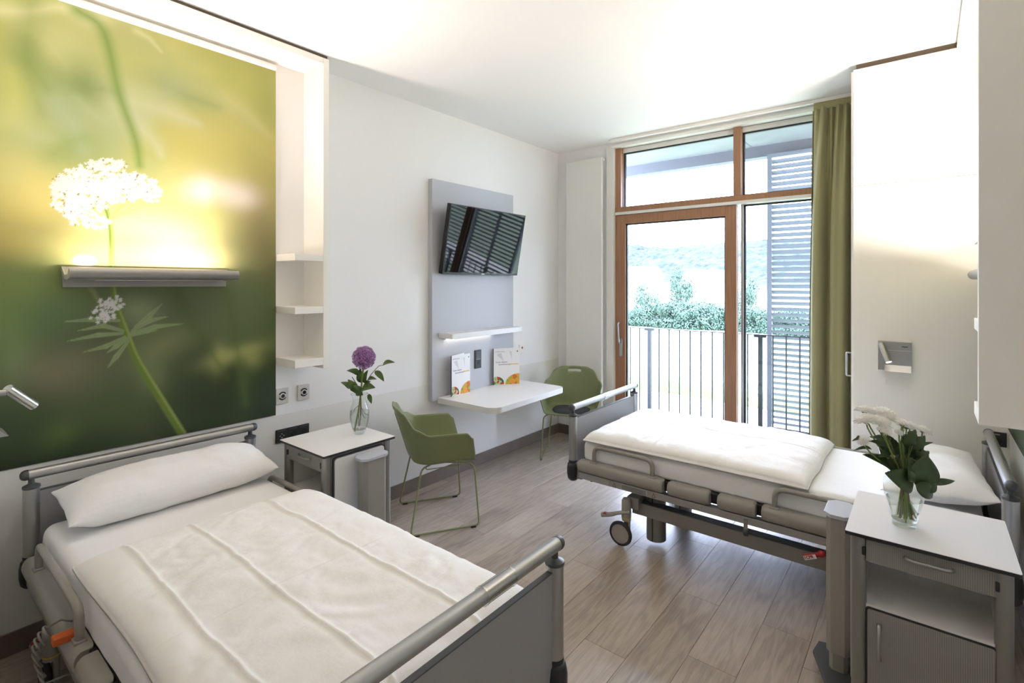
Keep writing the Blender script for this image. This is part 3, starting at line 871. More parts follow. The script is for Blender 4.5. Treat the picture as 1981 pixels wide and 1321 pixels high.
t = thing('socket_strip', 'black triple socket strip on the wall behind the near bedside cabinet', 'socket', (XL + 0.004, 1.677, 0.688))
for k, yy in enumerate((-0.074, 0.0, 0.074)):
    f = part('socket_frame', MB().box(0, 0.011, yy - 0.0365, yy + 0.0365, -0.042, 0.042), M['black'], t, bevel=0.003)
    part('label_strip', MB().box(0.011, 0.0122, yy - 0.028, yy + 0.026, 0.030, 0.036), M['dgrey'], f)
    if k == 0:
        for a in range(4):
            part('contact_pin', MB().cyl((0.011, yy + 0.012 * math.cos(a * PI / 2), 0.002 + 0.012 * math.sin(a * PI / 2)), (0.014, yy + 0.012 * math.cos(a * PI / 2), 0.002 + 0.012 * math.sin(a * PI / 2)), 0.0028, 8), M['white'], f)
    else:
        part('socket_insert', MB().cyl((0.0105, yy, -0.004), (0.0118, yy, -0.004), 0.02, 20), mat('socket_well', rgb(16, 16, 18), .5), f)

def gas_outlet(label, y):
    t = thing('round_outlet', label, 'wall outlet', (XL, y, 0.939))
    part('plate', MB().box(0, 0.012, -0.040, 0.040, -0.049, 0.049), mat('outlet_plate', rgb(205, 203, 197), .4), t, bevel=0.002)
    ring = MB()
    for a0, a1 in ((28, 152), (208, 332)):
        pts = arc(0, 0, 0.0265, a0, a1, 14) + arc(0, 0, 0.0185, a1, a0, 14)
        ring.prism(pts, 'x', 0.0118, 0.0135)
    part('black_ring', ring, M['black'], t)
    part('white_collar', MB().lathe([(0.0175, 0), (0.0175, 0.008), (0.0135, 0.010), (0.0125, 0.004)], 24), M['white'], t, smooth=40, loc=(0.0118, 0, 0), rot=(0, PI / 2, 0))
    part('core', MB().cyl((0.0118, 0, 0), (0.018, 0, 0), 0.0120, 20), M['black'], t, smooth=40)
gas_outlet('square grey outlet with black ring touching the flower picture', 1.6085)
gas_outlet('square grey outlet with black ring below the corner shelves', 1.7515)

t = thing('call_button', 'small cream call button with a red dot right of the grey wall panel', 'call button', (XL, 4.075, 0.995))
part('plate', MB().box(0, 0.012, -0.041, 0.041, -0.041, 0.041), M['board'], t, bevel=0.003)
part('red_button', MB().cyl((0.012, 0, 0.006), (0.016, 0, 0.006), 0.010, 16), M['red'], t)

# two black sockets on the wardrobe end above the far headboard
def black_socket(label, x, z):
    t = thing('wall_socket', label, 'socket', (x, 4.02, z))
    part('frame', MB().box(-0.041, 0.041, -0.011, 0, -0.041, 0.041), M['black'], t, bevel=0.003)
    part('label_strip', MB().box(-0.026, 0.012, -0.0125, -0.011, 0.024, 0.031), M['cover'], t)
    part('socket_insert', MB().cyl((0, -0.0105, -0.008), (0, -0.0118, -0.008), 0.020, 20), mat('socket_well', rgb(16, 16, 18), .5), t)
black_socket('black wall socket just above the far bed head rail', 0.318, 0.760)
black_socket('black wall socket half hidden behind the far bed head rail', 0.312, 0.610)
# ================================================================ hospital beds
BL = 2.12
def bed(label, loc, rz, extras=None, sv=0.0):
    """local x from foot (0) to head (BL), local y across"""
    t = thing('hospital_bed', label, 'bed', loc, rz)
    PV = 0.466
    # --- end boards
    for name, u in (('footboard', 0.0), ('headboard', BL)):
        pn = part(name, MB().box(u - 0.009, u + 0.009, -PV, PV, 0.405, 0.738), M['lamin'], t, bevel=0.001)
        part('top_edge', MB().box(u - 0.0095, u + 0.0095, -PV, PV, 0.738, 0.742), M['dgrey'], pn)
        part('rail', MB().cyl((u, -0.476, 0.815), (u, 0.476, 0.815), 0.0215, 24), M['alu'], pn, smooth=40)
        for s in (-1, 1):
            part('post', MB().cyl((u, s * PV, 0.462), (u, s * PV, 0.757), 0.0285, 28), M['alu'], pn, smooth=40)
            part('post_cap', MB().lathe([(0.0285, 0.755), (0.0315, 0.758), (0.030, 0.766), (0.017, 0.7725), (0.0115, 0.776), (0.0105, 0.798)], 24, (u, s * PV, 0)), M['dgrey'], pn, smooth=40)
            ec = MB().lathe([(0.0225, 0.0), (0.0225, 0.012), (0.018, 0.022), (0.010, 0.027), (0.0, 0.0285)], 24)
            part('rail_end_cap', ec, M['dgrey'], pn, smooth=40, loc=(u, s * 0.476, 0.815), rot=(-s * PI / 2, 0, 0))
            part('post_foot_ring', MB().lathe([(0.029, 0.448), (0.0295, 0.452), (0.0295, 0.462), (0.0285, 0.464)], 24, (u, s * PV, 0)), M['black'], pn, smooth=40)
        if name == 'footboard':
            sl = part('clear_card_sleeve', MB().tube([(u, sv - 0.060, 0.815), (u, sv + 0.060, 0.815)], 0.0250, 24, cap=False), M['clear'], pn, smooth=True)
            part('sleeve_rim', MB().tube([(u, sv - 0.062, 0.815), (u, sv - 0.056, 0.815)], 0.0265, 24, cap=False), M['clear'], sl, smooth=True)
            part('sleeve_rim', MB().tube([(u, sv + 0.056, 0.815), (u, sv + 0.062, 0.815)], 0.0265, 24, cap=False), M['clear'], sl, smooth=True)
    # --- corner bumpers
    for u in (0.0, BL):
        for s in (-1, 1):
            part('corner_bumper', MB().lathe([(0.0, 0.325), (0.024, 0.328), (0.036, 0.342), (0.041, 0.375), (0.041, 0.412), (0.036, 0.440), (0.028, 0.448)], 24, (u, s * PV, 0)), M['black'], t, smooth=True)
            du = 1 if u == 0 else -1
            part('corner_bracket', MB().box(u, u + du * 0.075, s * (PV - 0.03), s * (PV + 0.012), 0.345, 0.452), M['frame'], t, bevel=0.008)
    # --- mattress deck, side rails and rounded covers
    dk = MB().box(0.05, 2.07, -0.43, 0.43, 0.430, 0.462)
    part('mattress_deck', dk, M['frame'], t, bevel=0.004)
    cov = []
    for s in (-1, 1):
        sr = part('side_rail', MB().box(0.06, 2.06, s * 0.440, s * 0.490, 0.360, 0.400), M['alu'], t, bevel=0.002)
        if s == -1:
            for (ua, ub) in ((0.28, 0.36), (0.54, 0.62)):
                wl = part('warning_label', MB().box(ua, ub, -0.4912, -0.490, 0.364, 0.396), M['cover'], sr)
                uc = (ua + ub) / 2
                part('warning_triangle', MB().prism([(uc - .013, .367), (uc + .013, .367), (uc, .392)], 'y', -0.4916, -0.4912), M['ink'], wl)
                part('triangle_field', MB().prism([(uc - .008, .370), (uc + .008, .370), (uc, .386)], 'y', -0.4920, -0.4916), M['cover'], wl)
            ln = MB()
            for k in range(4):
                ln.box(0.37, 0.53, -0.4909, -0.490, 0.367 + k * 0.007, 0.3695 + k * 0.007)
            part('label_lines', ln, M['ink'], sr)
            for uk in (0.14,):
                part('lower_hook', MB().cyl((uk, -0.465, 0.360), (uk, -0.465, 0.348), 0.006, 10), M['black'], sr)
            hk = part('hook_arm', MB().box(1.088, 1.108, -0.498, -0.490, 0.325, 0.390), M['frame'], sr, bevel=0.002)
            part('hook_knob', MB().lathe([(0.0, 0.300), (0.013, 0.303), (0.0165, 0.318), (0.014, 0.334), (0.0, 0.337)], 16, (1.098, -0.494, 0)), M['dgrey'], hk, smooth=True)
        prof = [(s * 0.448, 0.400)] + [(s * (0.478 + 0.030 * math.cos(a)), 0.442 + 0.040 * math.sin(a)) for a in [math.radians(-80 + 160 * k / 10) for k in range(11)]] + [(s * 0.448, 0.482)]
        for (ua, ub) in ((0.055, 0.635), (0.665, 0.905), (0.95, 1.145), (1.175, 2.065)):
            # rounded ends: three cross-sections tapering in
            mbc = MB(); n = len(prof)
            secs = [(ua, 0.80), (ua + 0.006, 0.93), (ua + 0.016, 1.0), (ub - 0.016, 1.0), (ub - 0.006, 0.93), (ub, 0.80)]
            cy, cz = s * 0.468, 0.441
            vs = []
            for (uu, k) in secs:
                vs += [(uu, cy + (p[0] - cy) * k, cz + (p[1] - cz) * k) for p in prof]
            fs = [tuple(range(n)), tuple((len(secs) - 1) * n + i for i in range(n - 1, -1, -1))]
            for a in range(len(secs) - 1):
                for i in range(n):
                    fs.append((a * n + i, a * n + (i + 1) % n, (a + 1) * n + (i + 1) % n, (a + 1) * n + i))
            mbc.add(vs, fs)
            part('side_cover', mbc, M['cover'], t, smooth=40)
        for (ua, ub) in ((0.165, 0.565), (1.235, 1.905)):
            gh = part('grab_handle', MB().tube(fillet([(ua, s * 0.474, 0.470), (ua, s * 0.474, 0.584), (ub, s * 0.474, 0.584), (ub, s * 0.474, 0.470)], 0.055, 8), 0.0135, 14), M['cover'], t, smooth=40)
            for uu in (ua, ub):
                part('handle_foot', MB().box(uu - 0.024, uu + 0.024, s * 0.458, s * 0.492, 0.474, 0.487), M['cover'], gh, bevel=0.003)
    # dark fittings between the covers
    for s in (-1, 1):
        for uu in (0.650, 0.928, 1.160):
            part('joint_fitting', MB().box(uu - 0.022, uu + 0.022, s * 0.440, s * 0.462, 0.412, 0.470), M['black'], t, bevel=0.004)
    # --- chassis
    for s in (-1, 1):
        part('base_beam', MB().box(0.40, 1.76, s * 0.405, s * 0.370, 0.195, 0.272), M['frame'], t, bevel=0.004)
        part('beam_cap', MB().box(0.40, 1.76, s * 0.402, s * 0.340, 0.272, 0.276), M['dgrey'], t)
    for u in (0.42, 1.74):
        part('cross_beam', MB().box(u - 0.04, u + 0.04, -0.44, 0.44, 0.235, 0.310), M['frame'], t, bevel=0.006)
    for u in (0.515, 1.645):
        for v in (-0.30, 0.16):
            lc = part('lifting_column', MB().cyl((u, v, 0.030), (u, v, 0.425), 0.060, 32), M['alu_d'], t, smooth=40)
            part('column_groove', MB().box(u - 0.004, u + 0.004, v - 0.0615, v - 0.055, 0.032, 0.42), M['dgrey'], lc)
    for u, du in ((0.385, -1), (1.775, 1)):
        for s in (-1, 1):
            vy = s * 0.455
            c = part('caster', MB().lathe([(0.0, 0.30), (0.022, 0.30), (0.030, 0.285), (0.030, 0.20), (0.028, 0.165), (0.0, 0.160)], 20, (u, vy, 0)), M['cover'], t, smooth=40)
            part('fork', MB().box(u - 0.020, u + 0.020, vy - s * 0.012 - 0.012, vy - s * 0.012 + 0.012, 0.065, 0.18), M['cover'], c, bevel=0.008)
            wc = (u + du * 0.032, vy + s * 0.015, 0.0765)
            part('tyre', MB().tube([(wc[0] + 0.064 * math.cos(a), wc[1], wc[2] + 0.064 * math.sin(a)) for a in [2 * PI * k / 32 for k in range(32)]], 0.0125, 10, closed=True), M['tyre'], c, smooth=True)
            part('wheel_disc', MB().cyl((wc[0], wc[1] - 0.0105, wc[2]), (wc[0], wc[1] + 0.0105, wc[2]), 0.059, 32), M['cover'], c, smooth=40)
            part('yellow_ring', MB().cyl((u, vy, 0.180), (u, vy, 0.184), 0.031, 20), M['yellow'], c, smooth=40)
            pd = part('brake_pedal', MB().tube(fillet([(u + 0.03, vy + s * 0.012, 0.225), (u + du * 0.03, vy + s * 0.034, 0.215), (u + du * 0.10, vy + s * 0.03, 0.180), (u + du * 0.155, vy + s * 0.03, 0.165)], 0.03), [0.012] * 8 + [0.014] * 7 + [0.016], 10), M['cover'], c, smooth=40)
            part('pedal_tip', MB().box(u + du * 0.118, u + du * 0.142, vy + s * 0.03 - 0.014, vy + s * 0.03 + 0.014, 0.180, 0.186), M['red'], pd, bevel=0.002)
    if extras: extras(t)
    return t

def far_extras(t):
    # red emergency release with its printed flag, on a bent black lever
    lv = part('release_lever', MB().tube(fillet([(1.50, -0.455, 0.40), (1.50, -0.468, 0.345), (1.455, -0.478, 0.318)], 0.04), 0.007, 10), M['black'], t, smooth=True)
    A, B = Vector((1.462, -0.480, 0.322)), Vector((1.372, -0.486, 0.276))
    d = (B - A).normalized()
    rh = part('release_handle', MB().tube([A, A + d * 0.012, A + d * 0.022, A + d * 0.034, A + d * 0.060, B], [0.008, 0.0165, 0.0165, 0.011, 0.0115, 0.0135], 14), M['red'], lv, smooth=True)
    ang = math.atan2(B.z - A.z, B.x - A.x)
    fl = part('flag', MB().box(-0.029, 0.029, -0.0006, 0.0006, -0.010, 0.010), M['paper'], rh, loc=(B + (A - B) * 0.30 + Vector((0, -0.0155, -0.001))), rot=(0, math.radians(-26), 0))
    text('lettering', '1CPR', 0.020, M['red'], rh, (B + (A - B) * 0.30 + Vector((-0.0235, -0.0164, -0.0185))), (PI / 2, math.radians(-26), 0), .0006)
def near_extras(t):
    # orange catch and coiled grey cable on the near side (local +y)
    part('orange_catch', MB().box(1.262, 1.300, 0.478, 0.535, 0.476, 0.500), M['orange'], t, bevel=0.003)
    pts = []
    for k in range(150):
        a = k / 149
        ang = 2 * PI * 7 * a
        c = Vector((1.33 + 0.08 * math.sin(a * PI * 0.9), 0.535 + 0.018 * math.sin(a * PI), 0.505 - 0.20 * a))
        pts.append(c + Vector((math.cos(ang) * 0.026, math.sin(ang) * 0.010, math.sin(ang) * 0.014)))
    pts = [Vector((1.36, 0.47, 0.49)), Vector((1.35, 0.50, 0.515))] + pts + [Vector((1.33, 0.47, 0.33))]
    part('coiled_cable', MB().tube(pts, 0.0036, 7), M['frame'], t, smooth=True)

bed_far = bed('hospital bed by the window with its head at the right wall', (-1.845, 3.41, 0), 0, far_extras)
bed_near = bed('hospital bed in the left foreground below the flower picture', (-0.92, 0.8925, 0), PI, near_extras, -0.182)

# ---------------------------------------------------------------- bedding
def sub(o, lv=1):
    s = o.modifiers.new('sub', 'SUBSURF'); s.levels = lv; s.render_levels = lv
def mattress(label, loc, rz):
    t_l, w, z0, z1 = 1.98, 0.446, 0.464, 0.602
    nu, nv = 84, 44
    mb = MB()
    r = 0.045
    # cross-section ring (rounded rectangle) swept along the length with rounded ends
    ring = []
    for (cx, cz, a0) in ((w - r, z1 - r, 0), (-w + r, z1 - r, 90), (-w + r, z0 + r * .6, 180), (w - r, z0 + r * .6, 270)):
        rr = r if a0 < 180 else r * .6
        for k in range(7):
            a = math.radians(a0 + 15 * k); ring.append((cx + (r if a0 < 180 else r) * math.cos(a), cz + rr * math.sin(a)))
    # subdivide the straight stretches
    rg = []
    for i, p in enumerate(ring):
        q = ring[(i + 1) % len(ring)]; rg.append(p)
        dd = math.hypot(q[0] - p[0], q[1] - p[1])
        m = int(dd / 0.03)
        for k in range(1, m): rg.append((p[0] + (q[0] - p[0]) * k / m, p[1] + (q[1] - p[1]) * k / m))
    ends = [(0.0, .90), (0.006, .955), (0.018, .985), (0.04, 1.0)]
    us = [(0.07 + e, k) for e, k in ends] + [(0.07 + t_l * i / nu, 1.0) for i in range(3, nu - 2)] + [(0.07 + t_l - e, k) for e, k in reversed(ends)]
    pts = []
    zc = (z0 + z1) / 2
    for (u, k) in us:
        for (y, z) in rg:
            yy, zz = y * (1 - (1 - k) * .25), zc + (z - zc) * k
            side = abs(y) > w - 0.03
            n = noise.noise((u * 3, y * 3, z * 3))
            if side: yy += 0.006 * noise.noise((u * 2.0, z * 14, 1.7)) * (1 if y > 0 else -1) + 0.003 * noise.noise((u * 11 + z * 20, z * 8, 5))
            elif z > zc: zz += 0.002 * n
            pts.append((u, yy, zz))
    n = len(rg)
    mb.grid(pts, len(us), n, wrap=True)
    mb.f.append(tuple(range(n))); mb.m.append(0)
    mb.f.append(tuple((len(us) - 1) * n + i for i in range(n))); mb.m.append(0)
    t = part('mattress', mb, M['sheet'], None, smooth=60, loc=loc, rot=(0, 0, rz))
    return tag(t, label, 'mattress')
mattress('white sheeted mattress on the bed by the window', (-1.845, 3.41, 0), 0)
mattress('white sheeted mattress on the bed in the left foreground', (-0.92, 0.8925, 0), PI)

def duvet(label, loc, rz, x0, x1, y0, y1, z0, th, ridges, seed, skew=(0, 0, 0, 0), fold=False, drape=0.0):
    """quilt lying on the mattress: rounded puffy rim, pressed fold lines, small crumples"""
    nu, nv = 230, 180
    rn = random.Random(seed)
    top = []; bot = []
    for i in range(nu):
        s = -1 + 2 * i / (nu - 1); s = math.copysign(abs(s) ** 0.85, s)
        for j in range(nv):
            q = -1 + 2 * j / (nv - 1); q = math.copysign(abs(q) ** 0.85, q)
            x = (x0 + x1) / 2 + s * (x1 - x0) / 2; y = (y0 + y1) / 2 + q * (y1 - y0) / 2
            # corners pulled to the observed places
            a, b = (s + 1) / 2, (q + 1) / 2
            x += skew[0] * (1 - a) * (1 - b) + skew[1] * a * (1 - b) + skew[2] * (1 - a) * b + skew[3] * a * b
            e = (1 - abs(s) ** 14) ** 0.42 * (1 - abs(q) ** 12) ** 0.42
            y += 0.010 * noise.noise((x * 3.1, seed, 0.3)) * abs(q) ** 6
            x += 0.012 * noise.noise((y * 3.7, seed, 4.3)) * abs(s) ** 6
            h = th * e * (0.86 + 0.14 * (1 - abs(q) ** 3))
            w = 0.0085 * noise.noise((x * 5, y * 5, seed)) + 0.0060 * noise.noise((x * 11 + 3 * noise.noise((x * 2, y * 2, 8)), y * 9, seed + 3)) + 0.0024 * noise.noise((x * 22 + 1.5 * noise.noise((x * 6, y * 6, 1)), y * 16 + 1.5 * noise.noise((x * 6, y * 6, 2)), seed + 6))
            rgd = 0
            for (kind, c, amp, wd) in ridges:
                v = (x if kind == 'x' else y) - c - 0.012 * noise.noise(((y if kind == 'x' else x) * 2.4, seed, c))
                rgd += amp * math.exp(-(v / wd) ** 2) - 0.45 * amp * math.exp(-((v - 2.2 * wd) / (2 * wd)) ** 2)
            zz = z0 + h + (w + rgd) * e
            if drape:
                zz -= drape * max(0, abs(q) - 0.90) * 6 * 0.1
            top.append((x, y, zz)); bot.append((x, y, z0 - 0.001 + 0.012 * (1 - e)))
    mb = MB().grid(top, nu, nv)
    n0 = len(mb.v)
    mb.v += bot
    for i in range(nu - 1):
        for j in range(nv - 1):
            a = n0 + i * nv + j
            mb.f.append((a, a + 1, a + nv + 1, a + nv)); mb.m.append(0)
    rim = [i * nv for i in range(nu)] + [(nu - 1) * nv + j for j in range(1, nv)] + [i * nv + nv - 1 for i in range(nu - 2, -1, -1)] + [j for j in range(nv - 2, 0, -1)]
    for k in range(len(rim)):
        a, b = rim[k], rim[(k + 1) % len(rim)]
        mb.f.append((a, b, n0 + b, n0 + a)); mb.m.append(0)
    o = part('duvet', mb, M['duvet'], None, smooth=True, loc=loc, rot=(0, 0, rz))
    return tag(o, label, 'duvet')
# near bed: local x from foot to head
duvet('white striped duvet with long pressed folds on the near bed', (-0.92, 0.8925, 0), PI, 0.085, 1.50, -0.478, 0.440, 0.606, 0.056,
      [('y', -0.235, 0.0058, 0.0068), ('y', 0.075, 0.0050, 0.0066), ('y', 0.300, 0.0050, 0.0066), ('x', 0.72, 0.0042, 0.0066)], 2.0, skew=(0, -0.02, 0, 0.0))
# far bed: folded double, thicker
duvet('white duvet folded double on the foot half of the bed by the window', (-1.845, 3.41, 0), 0, 0.070, 1.375, -0.470, 0.455, 0.606, 0.076,
      [('x', 0.55, 0.005, 0.008), ('y', 0.05, 0.0045, 0.008)], 9.0, skew=(0.01, 0.01, 0, 0.01))

def pillow(label, loc, rot, lx, ly, th, seed, group=None):
    nu, nv = 60, 60
    mb = MB()
    rings = []
    def pt(s, q, side):
        # plan outline with slightly drawn-in edges and pointed corners
        px = s * lx / 2 * (1 - 0.05 * (1 - q * q)); py = q * ly / 2 * (1 - 0.025 * (1 - s * s))
        e = max(0.0, (1 - abs(s) ** 2.4)) ** 0.60 * max(0.0, (1 - abs(q) ** 4.5)) ** 0.62
        w = 0.012 * noise.noise((px * 6, py * 6, seed + side)) * e + 0.006 * noise.noise((px * 17, py * 15, seed + 2 * side)) * e
        edge = max(abs(s), abs(q))
        w += 0.010 * max(0, edge - 0.8) * 5 * math.sin(9 * (s if abs(q) > abs(s) else q * 2) + seed) * 0.35
        return (px, py, side * (th / 2 * e) + w)
    for side in (1, -1):
        pts = []
        for i in range(nu):
            s = math.sin(PI / 2 * (-1 + 2 * i / (nu - 1)))
            for j in range(nv):
                q = math.sin(PI / 2 * (-1 + 2 * j / (nv - 1)))
                p = pt(s, q, side)
                if side < 0: p = (p[0], p[1], max(p[2], -th / 2 * 0.8))
                pts.append(p)
        mb.grid(pts, nu, nv)
    o = part('pillow', mb, M['pillow'], None, smooth=True, loc=loc, rot=rot)
    bm = bmesh.new(); bm.from_mesh(o.data); bmesh.ops.remove_doubles(bm, verts=bm.verts, dist=0.0015); bmesh.ops.recalc_face_normals(bm, faces=bm.faces); bm.to_mesh(o.data); bm.free(); o.data.shade_smooth()
    return tag(o, label, 'pillow', group)
pillow('long plump white striped pillow at the head of the near bed', (-2.835, 0.915, 0.699), (0, math.radians(10), 0), 0.33, 0.86, 0.205, 1.0)
pillow('crumpled white pillow at the head of the bed by the window', (0.018, 3.435, 0.678), (0, math.radians(-5), math.radians(4)), 0.43, 0.80, 0.150, 5.0)
# ================================================================ chairs
def bspline(ctrl, ts):
    """clamped cubic B-spline through control points"""
    n = len(ctrl); k = 3
    kn = [0] * (k + 1) + [i for i in range(1, n - k)] + [n - k] * (k + 1)
    out = []
    for t in ts:
        t = min(max(t, 0), 1) * (n - k)
        i = k
        while i < n - 1 and t >= kn[i + 1]: i += 1
        d = [Vector(ctrl[j + i - k]) for j in range(k + 1)]
        for r in range(1, k + 1):
            for j in range(k, r - 1, -1):
                den = kn[j + 1 + i - r] - kn[j + i - k]
                al = 0 if den == 0 else (t - kn[j + i - k]) / den
                d[j] = d[j - 1] * (1 - al) + d[j] * al
        out.append(d[k])
    return out
def interp(p, table):
    for (a, va), (b, vb) in zip(table, table[1:]):
        if p <= b:
            f = (p - a) / (b - a); f = f * f * (3 - 2 * f)
            return va + (vb - va) * f
    return table[-1][1]
def make_shell():
    NP, NQ = 97, 52
    pts = []
    for i in range(NP):
        p = -1 + 2 * i / (NP - 1); s = 1 if p >= 0 else -1; ap = abs(p)
        # U in plan: ap 1 = arm front, 0 = middle of the back (local +x is the front)
        def U(hw, xf, xb, rc):
            straight = xf - (xb + rc)
            arcl = PI / 2 * rc; flat = hw - rc
            tot = straight + arcl + flat
            dd = ap * tot
            if dd <= flat: return (xb, s * dd)
            dd -= flat
            if dd <= arcl:
                a = dd / rc
                return (xb + rc - rc * math.cos(a), s * (flat + rc * math.sin(a)))
            return (xb + rc + dd - arcl, s * hw)
        bx, by = U(0.205, 0.215, -0.175, 0.12)
        tx, ty = U(0.285, 0.185, -0.270, 0.17)
        zt = interp(ap, [(0, 0.808), (0.20, 0.805), (0.29, 0.785), (0.43, 0.690), (0.56, 0.652), (0.80, 0.650), (0.93, 0.646), (1.0, 0.605)])
        lean = max(0, (zt - 0.65)) * 0.28
        tx -= lean * max(0, 1 - ap / 0.55)
        nar = interp(ap, [(0, 0.95), (0.22, 0.93), (0.40, 0.98), (0.5, 1.0), (1, 1.0)])
        ty *= nar
        front_drop = 0.012 * max(0, (ap - 0.8) / 0.2)
        zs = 0.432 + 0.012 * (bx + 0.17) / 0.4 - front_drop
        C0 = Vector((-0.10 + 0.315 * ap ** 1.5, 0.0, zs - 0.004))
        B0 = Vector((bx, by, zs))
        T0 = Vector((tx, ty, zt))
        wl = B0.lerp(T0, 0.45); 
        mid = C0.lerp(B0, 0.5)
        cor = B0 + (B0 - C0).normalized() * 0.028 + Vector((0, 0, 0.012))
        ctrl = [C0, mid, B0, cor, cor.lerp(T0, 0.30) + Vector((0, 0, 0.01)), cor.lerp(T0, 0.66), T0]
        pts += bspline(ctrl, [j / (NQ - 1) for j in range(NQ)])
    mb = MB().grid(pts, NP, NQ)
    # grip slot near the top of the back
    keep = []
    for f in mb.f:
        c = sum((Vector(mb.v[k]) for k in f), Vector()) / 4
        if c.x < -0.2 and abs(c.y) < 0.060 and 0.748 < c.z < 0.778: continue
        keep.append(f)
    mb.f = keep; mb.m = [0] * len(keep)
    return mb
shell_mb = make_shell()
def chair(label, loc, rz):
    t = thing('armchair', label, 'chair', loc, rz, group=None)
    sh = part('shell', shell_mb, M['chair'], t, smooth=True)
    bm = bmesh.new(); bm.from_mesh(sh.data); bmesh.ops.remove_doubles(bm, verts=bm.verts, dist=0.0008); bmesh.ops.recalc_face_normals(bm, faces=bm.faces); bm.to_mesh(sh.data); bm.free(); sh.data.shade_smooth()
    so = sh.modifiers.new('thick', 'SOLIDIFY'); so.thickness = 0.007; so.offset = 0
    # seat pad
    pp = []
    n, m = 40, 12
    for i in range(m):
        r = i / (m - 1)
        for k in range(n):
            a = 2 * PI * k / n
            ca, sa = math.cos(a), math.sin(a)
            q = (abs(ca) ** 3 + abs(sa) ** 3) ** (-1 / 3)
            pp.append((0.014 + 0.172 * q * ca * r, 0.186 * q * sa * r, 0.4350 + 0.020 * max(0, 1 - r ** 6) ** .5 + 0.025 * (0.02 + 0.16 * q * ca * r)))
    part('seat_pad', MB().grid(pp, m, n, wrap=True), M['pad'], t, smooth=True)
    for s in (-1, 1):
        yb = s * 0.262
        path = fillet([(0.0, s * 0.12, 0.418), (0.165, s * 0.20, 0.420), (0.205, s * 0.235, 0.405), (0.232, yb, 0.011), (-0.232, yb, 0.011), (-0.150, s * 0.205, 0.415), (-0.05, s * 0.12, 0.418)], 0.035, 6)
        fr = part('sled_leg', MB().tube(path, 0.0062, 12), M['chairleg'], t, smooth=40)
        for xx in (0.19, -0.19):
            part('floor_glide', MB().box(xx - 0.018, xx + 0.018, yb - 0.008, yb + 0.008, 0.0, 0.012), M['black'], fr, bevel=0.002)
        part('stacking_wire', MB().tube(fillet([(0.13, s * 0.15, 0.418), (0.13, s * 0.15, 0.392), (-0.11, s * 0.15, 0.388), (-0.11, s * 0.15, 0.414)], 0.012, 4), 0.0035, 8), M['chairleg'], t, smooth=40)
    return t
chair('olive green armchair facing the desk, seen from its side', (-2.700, 2.506, 0), math.radians(59.0))
chair('olive green armchair with dark seat pad in the corner behind the desk', (-2.645, 4.190, 0), math.radians(-64.0))

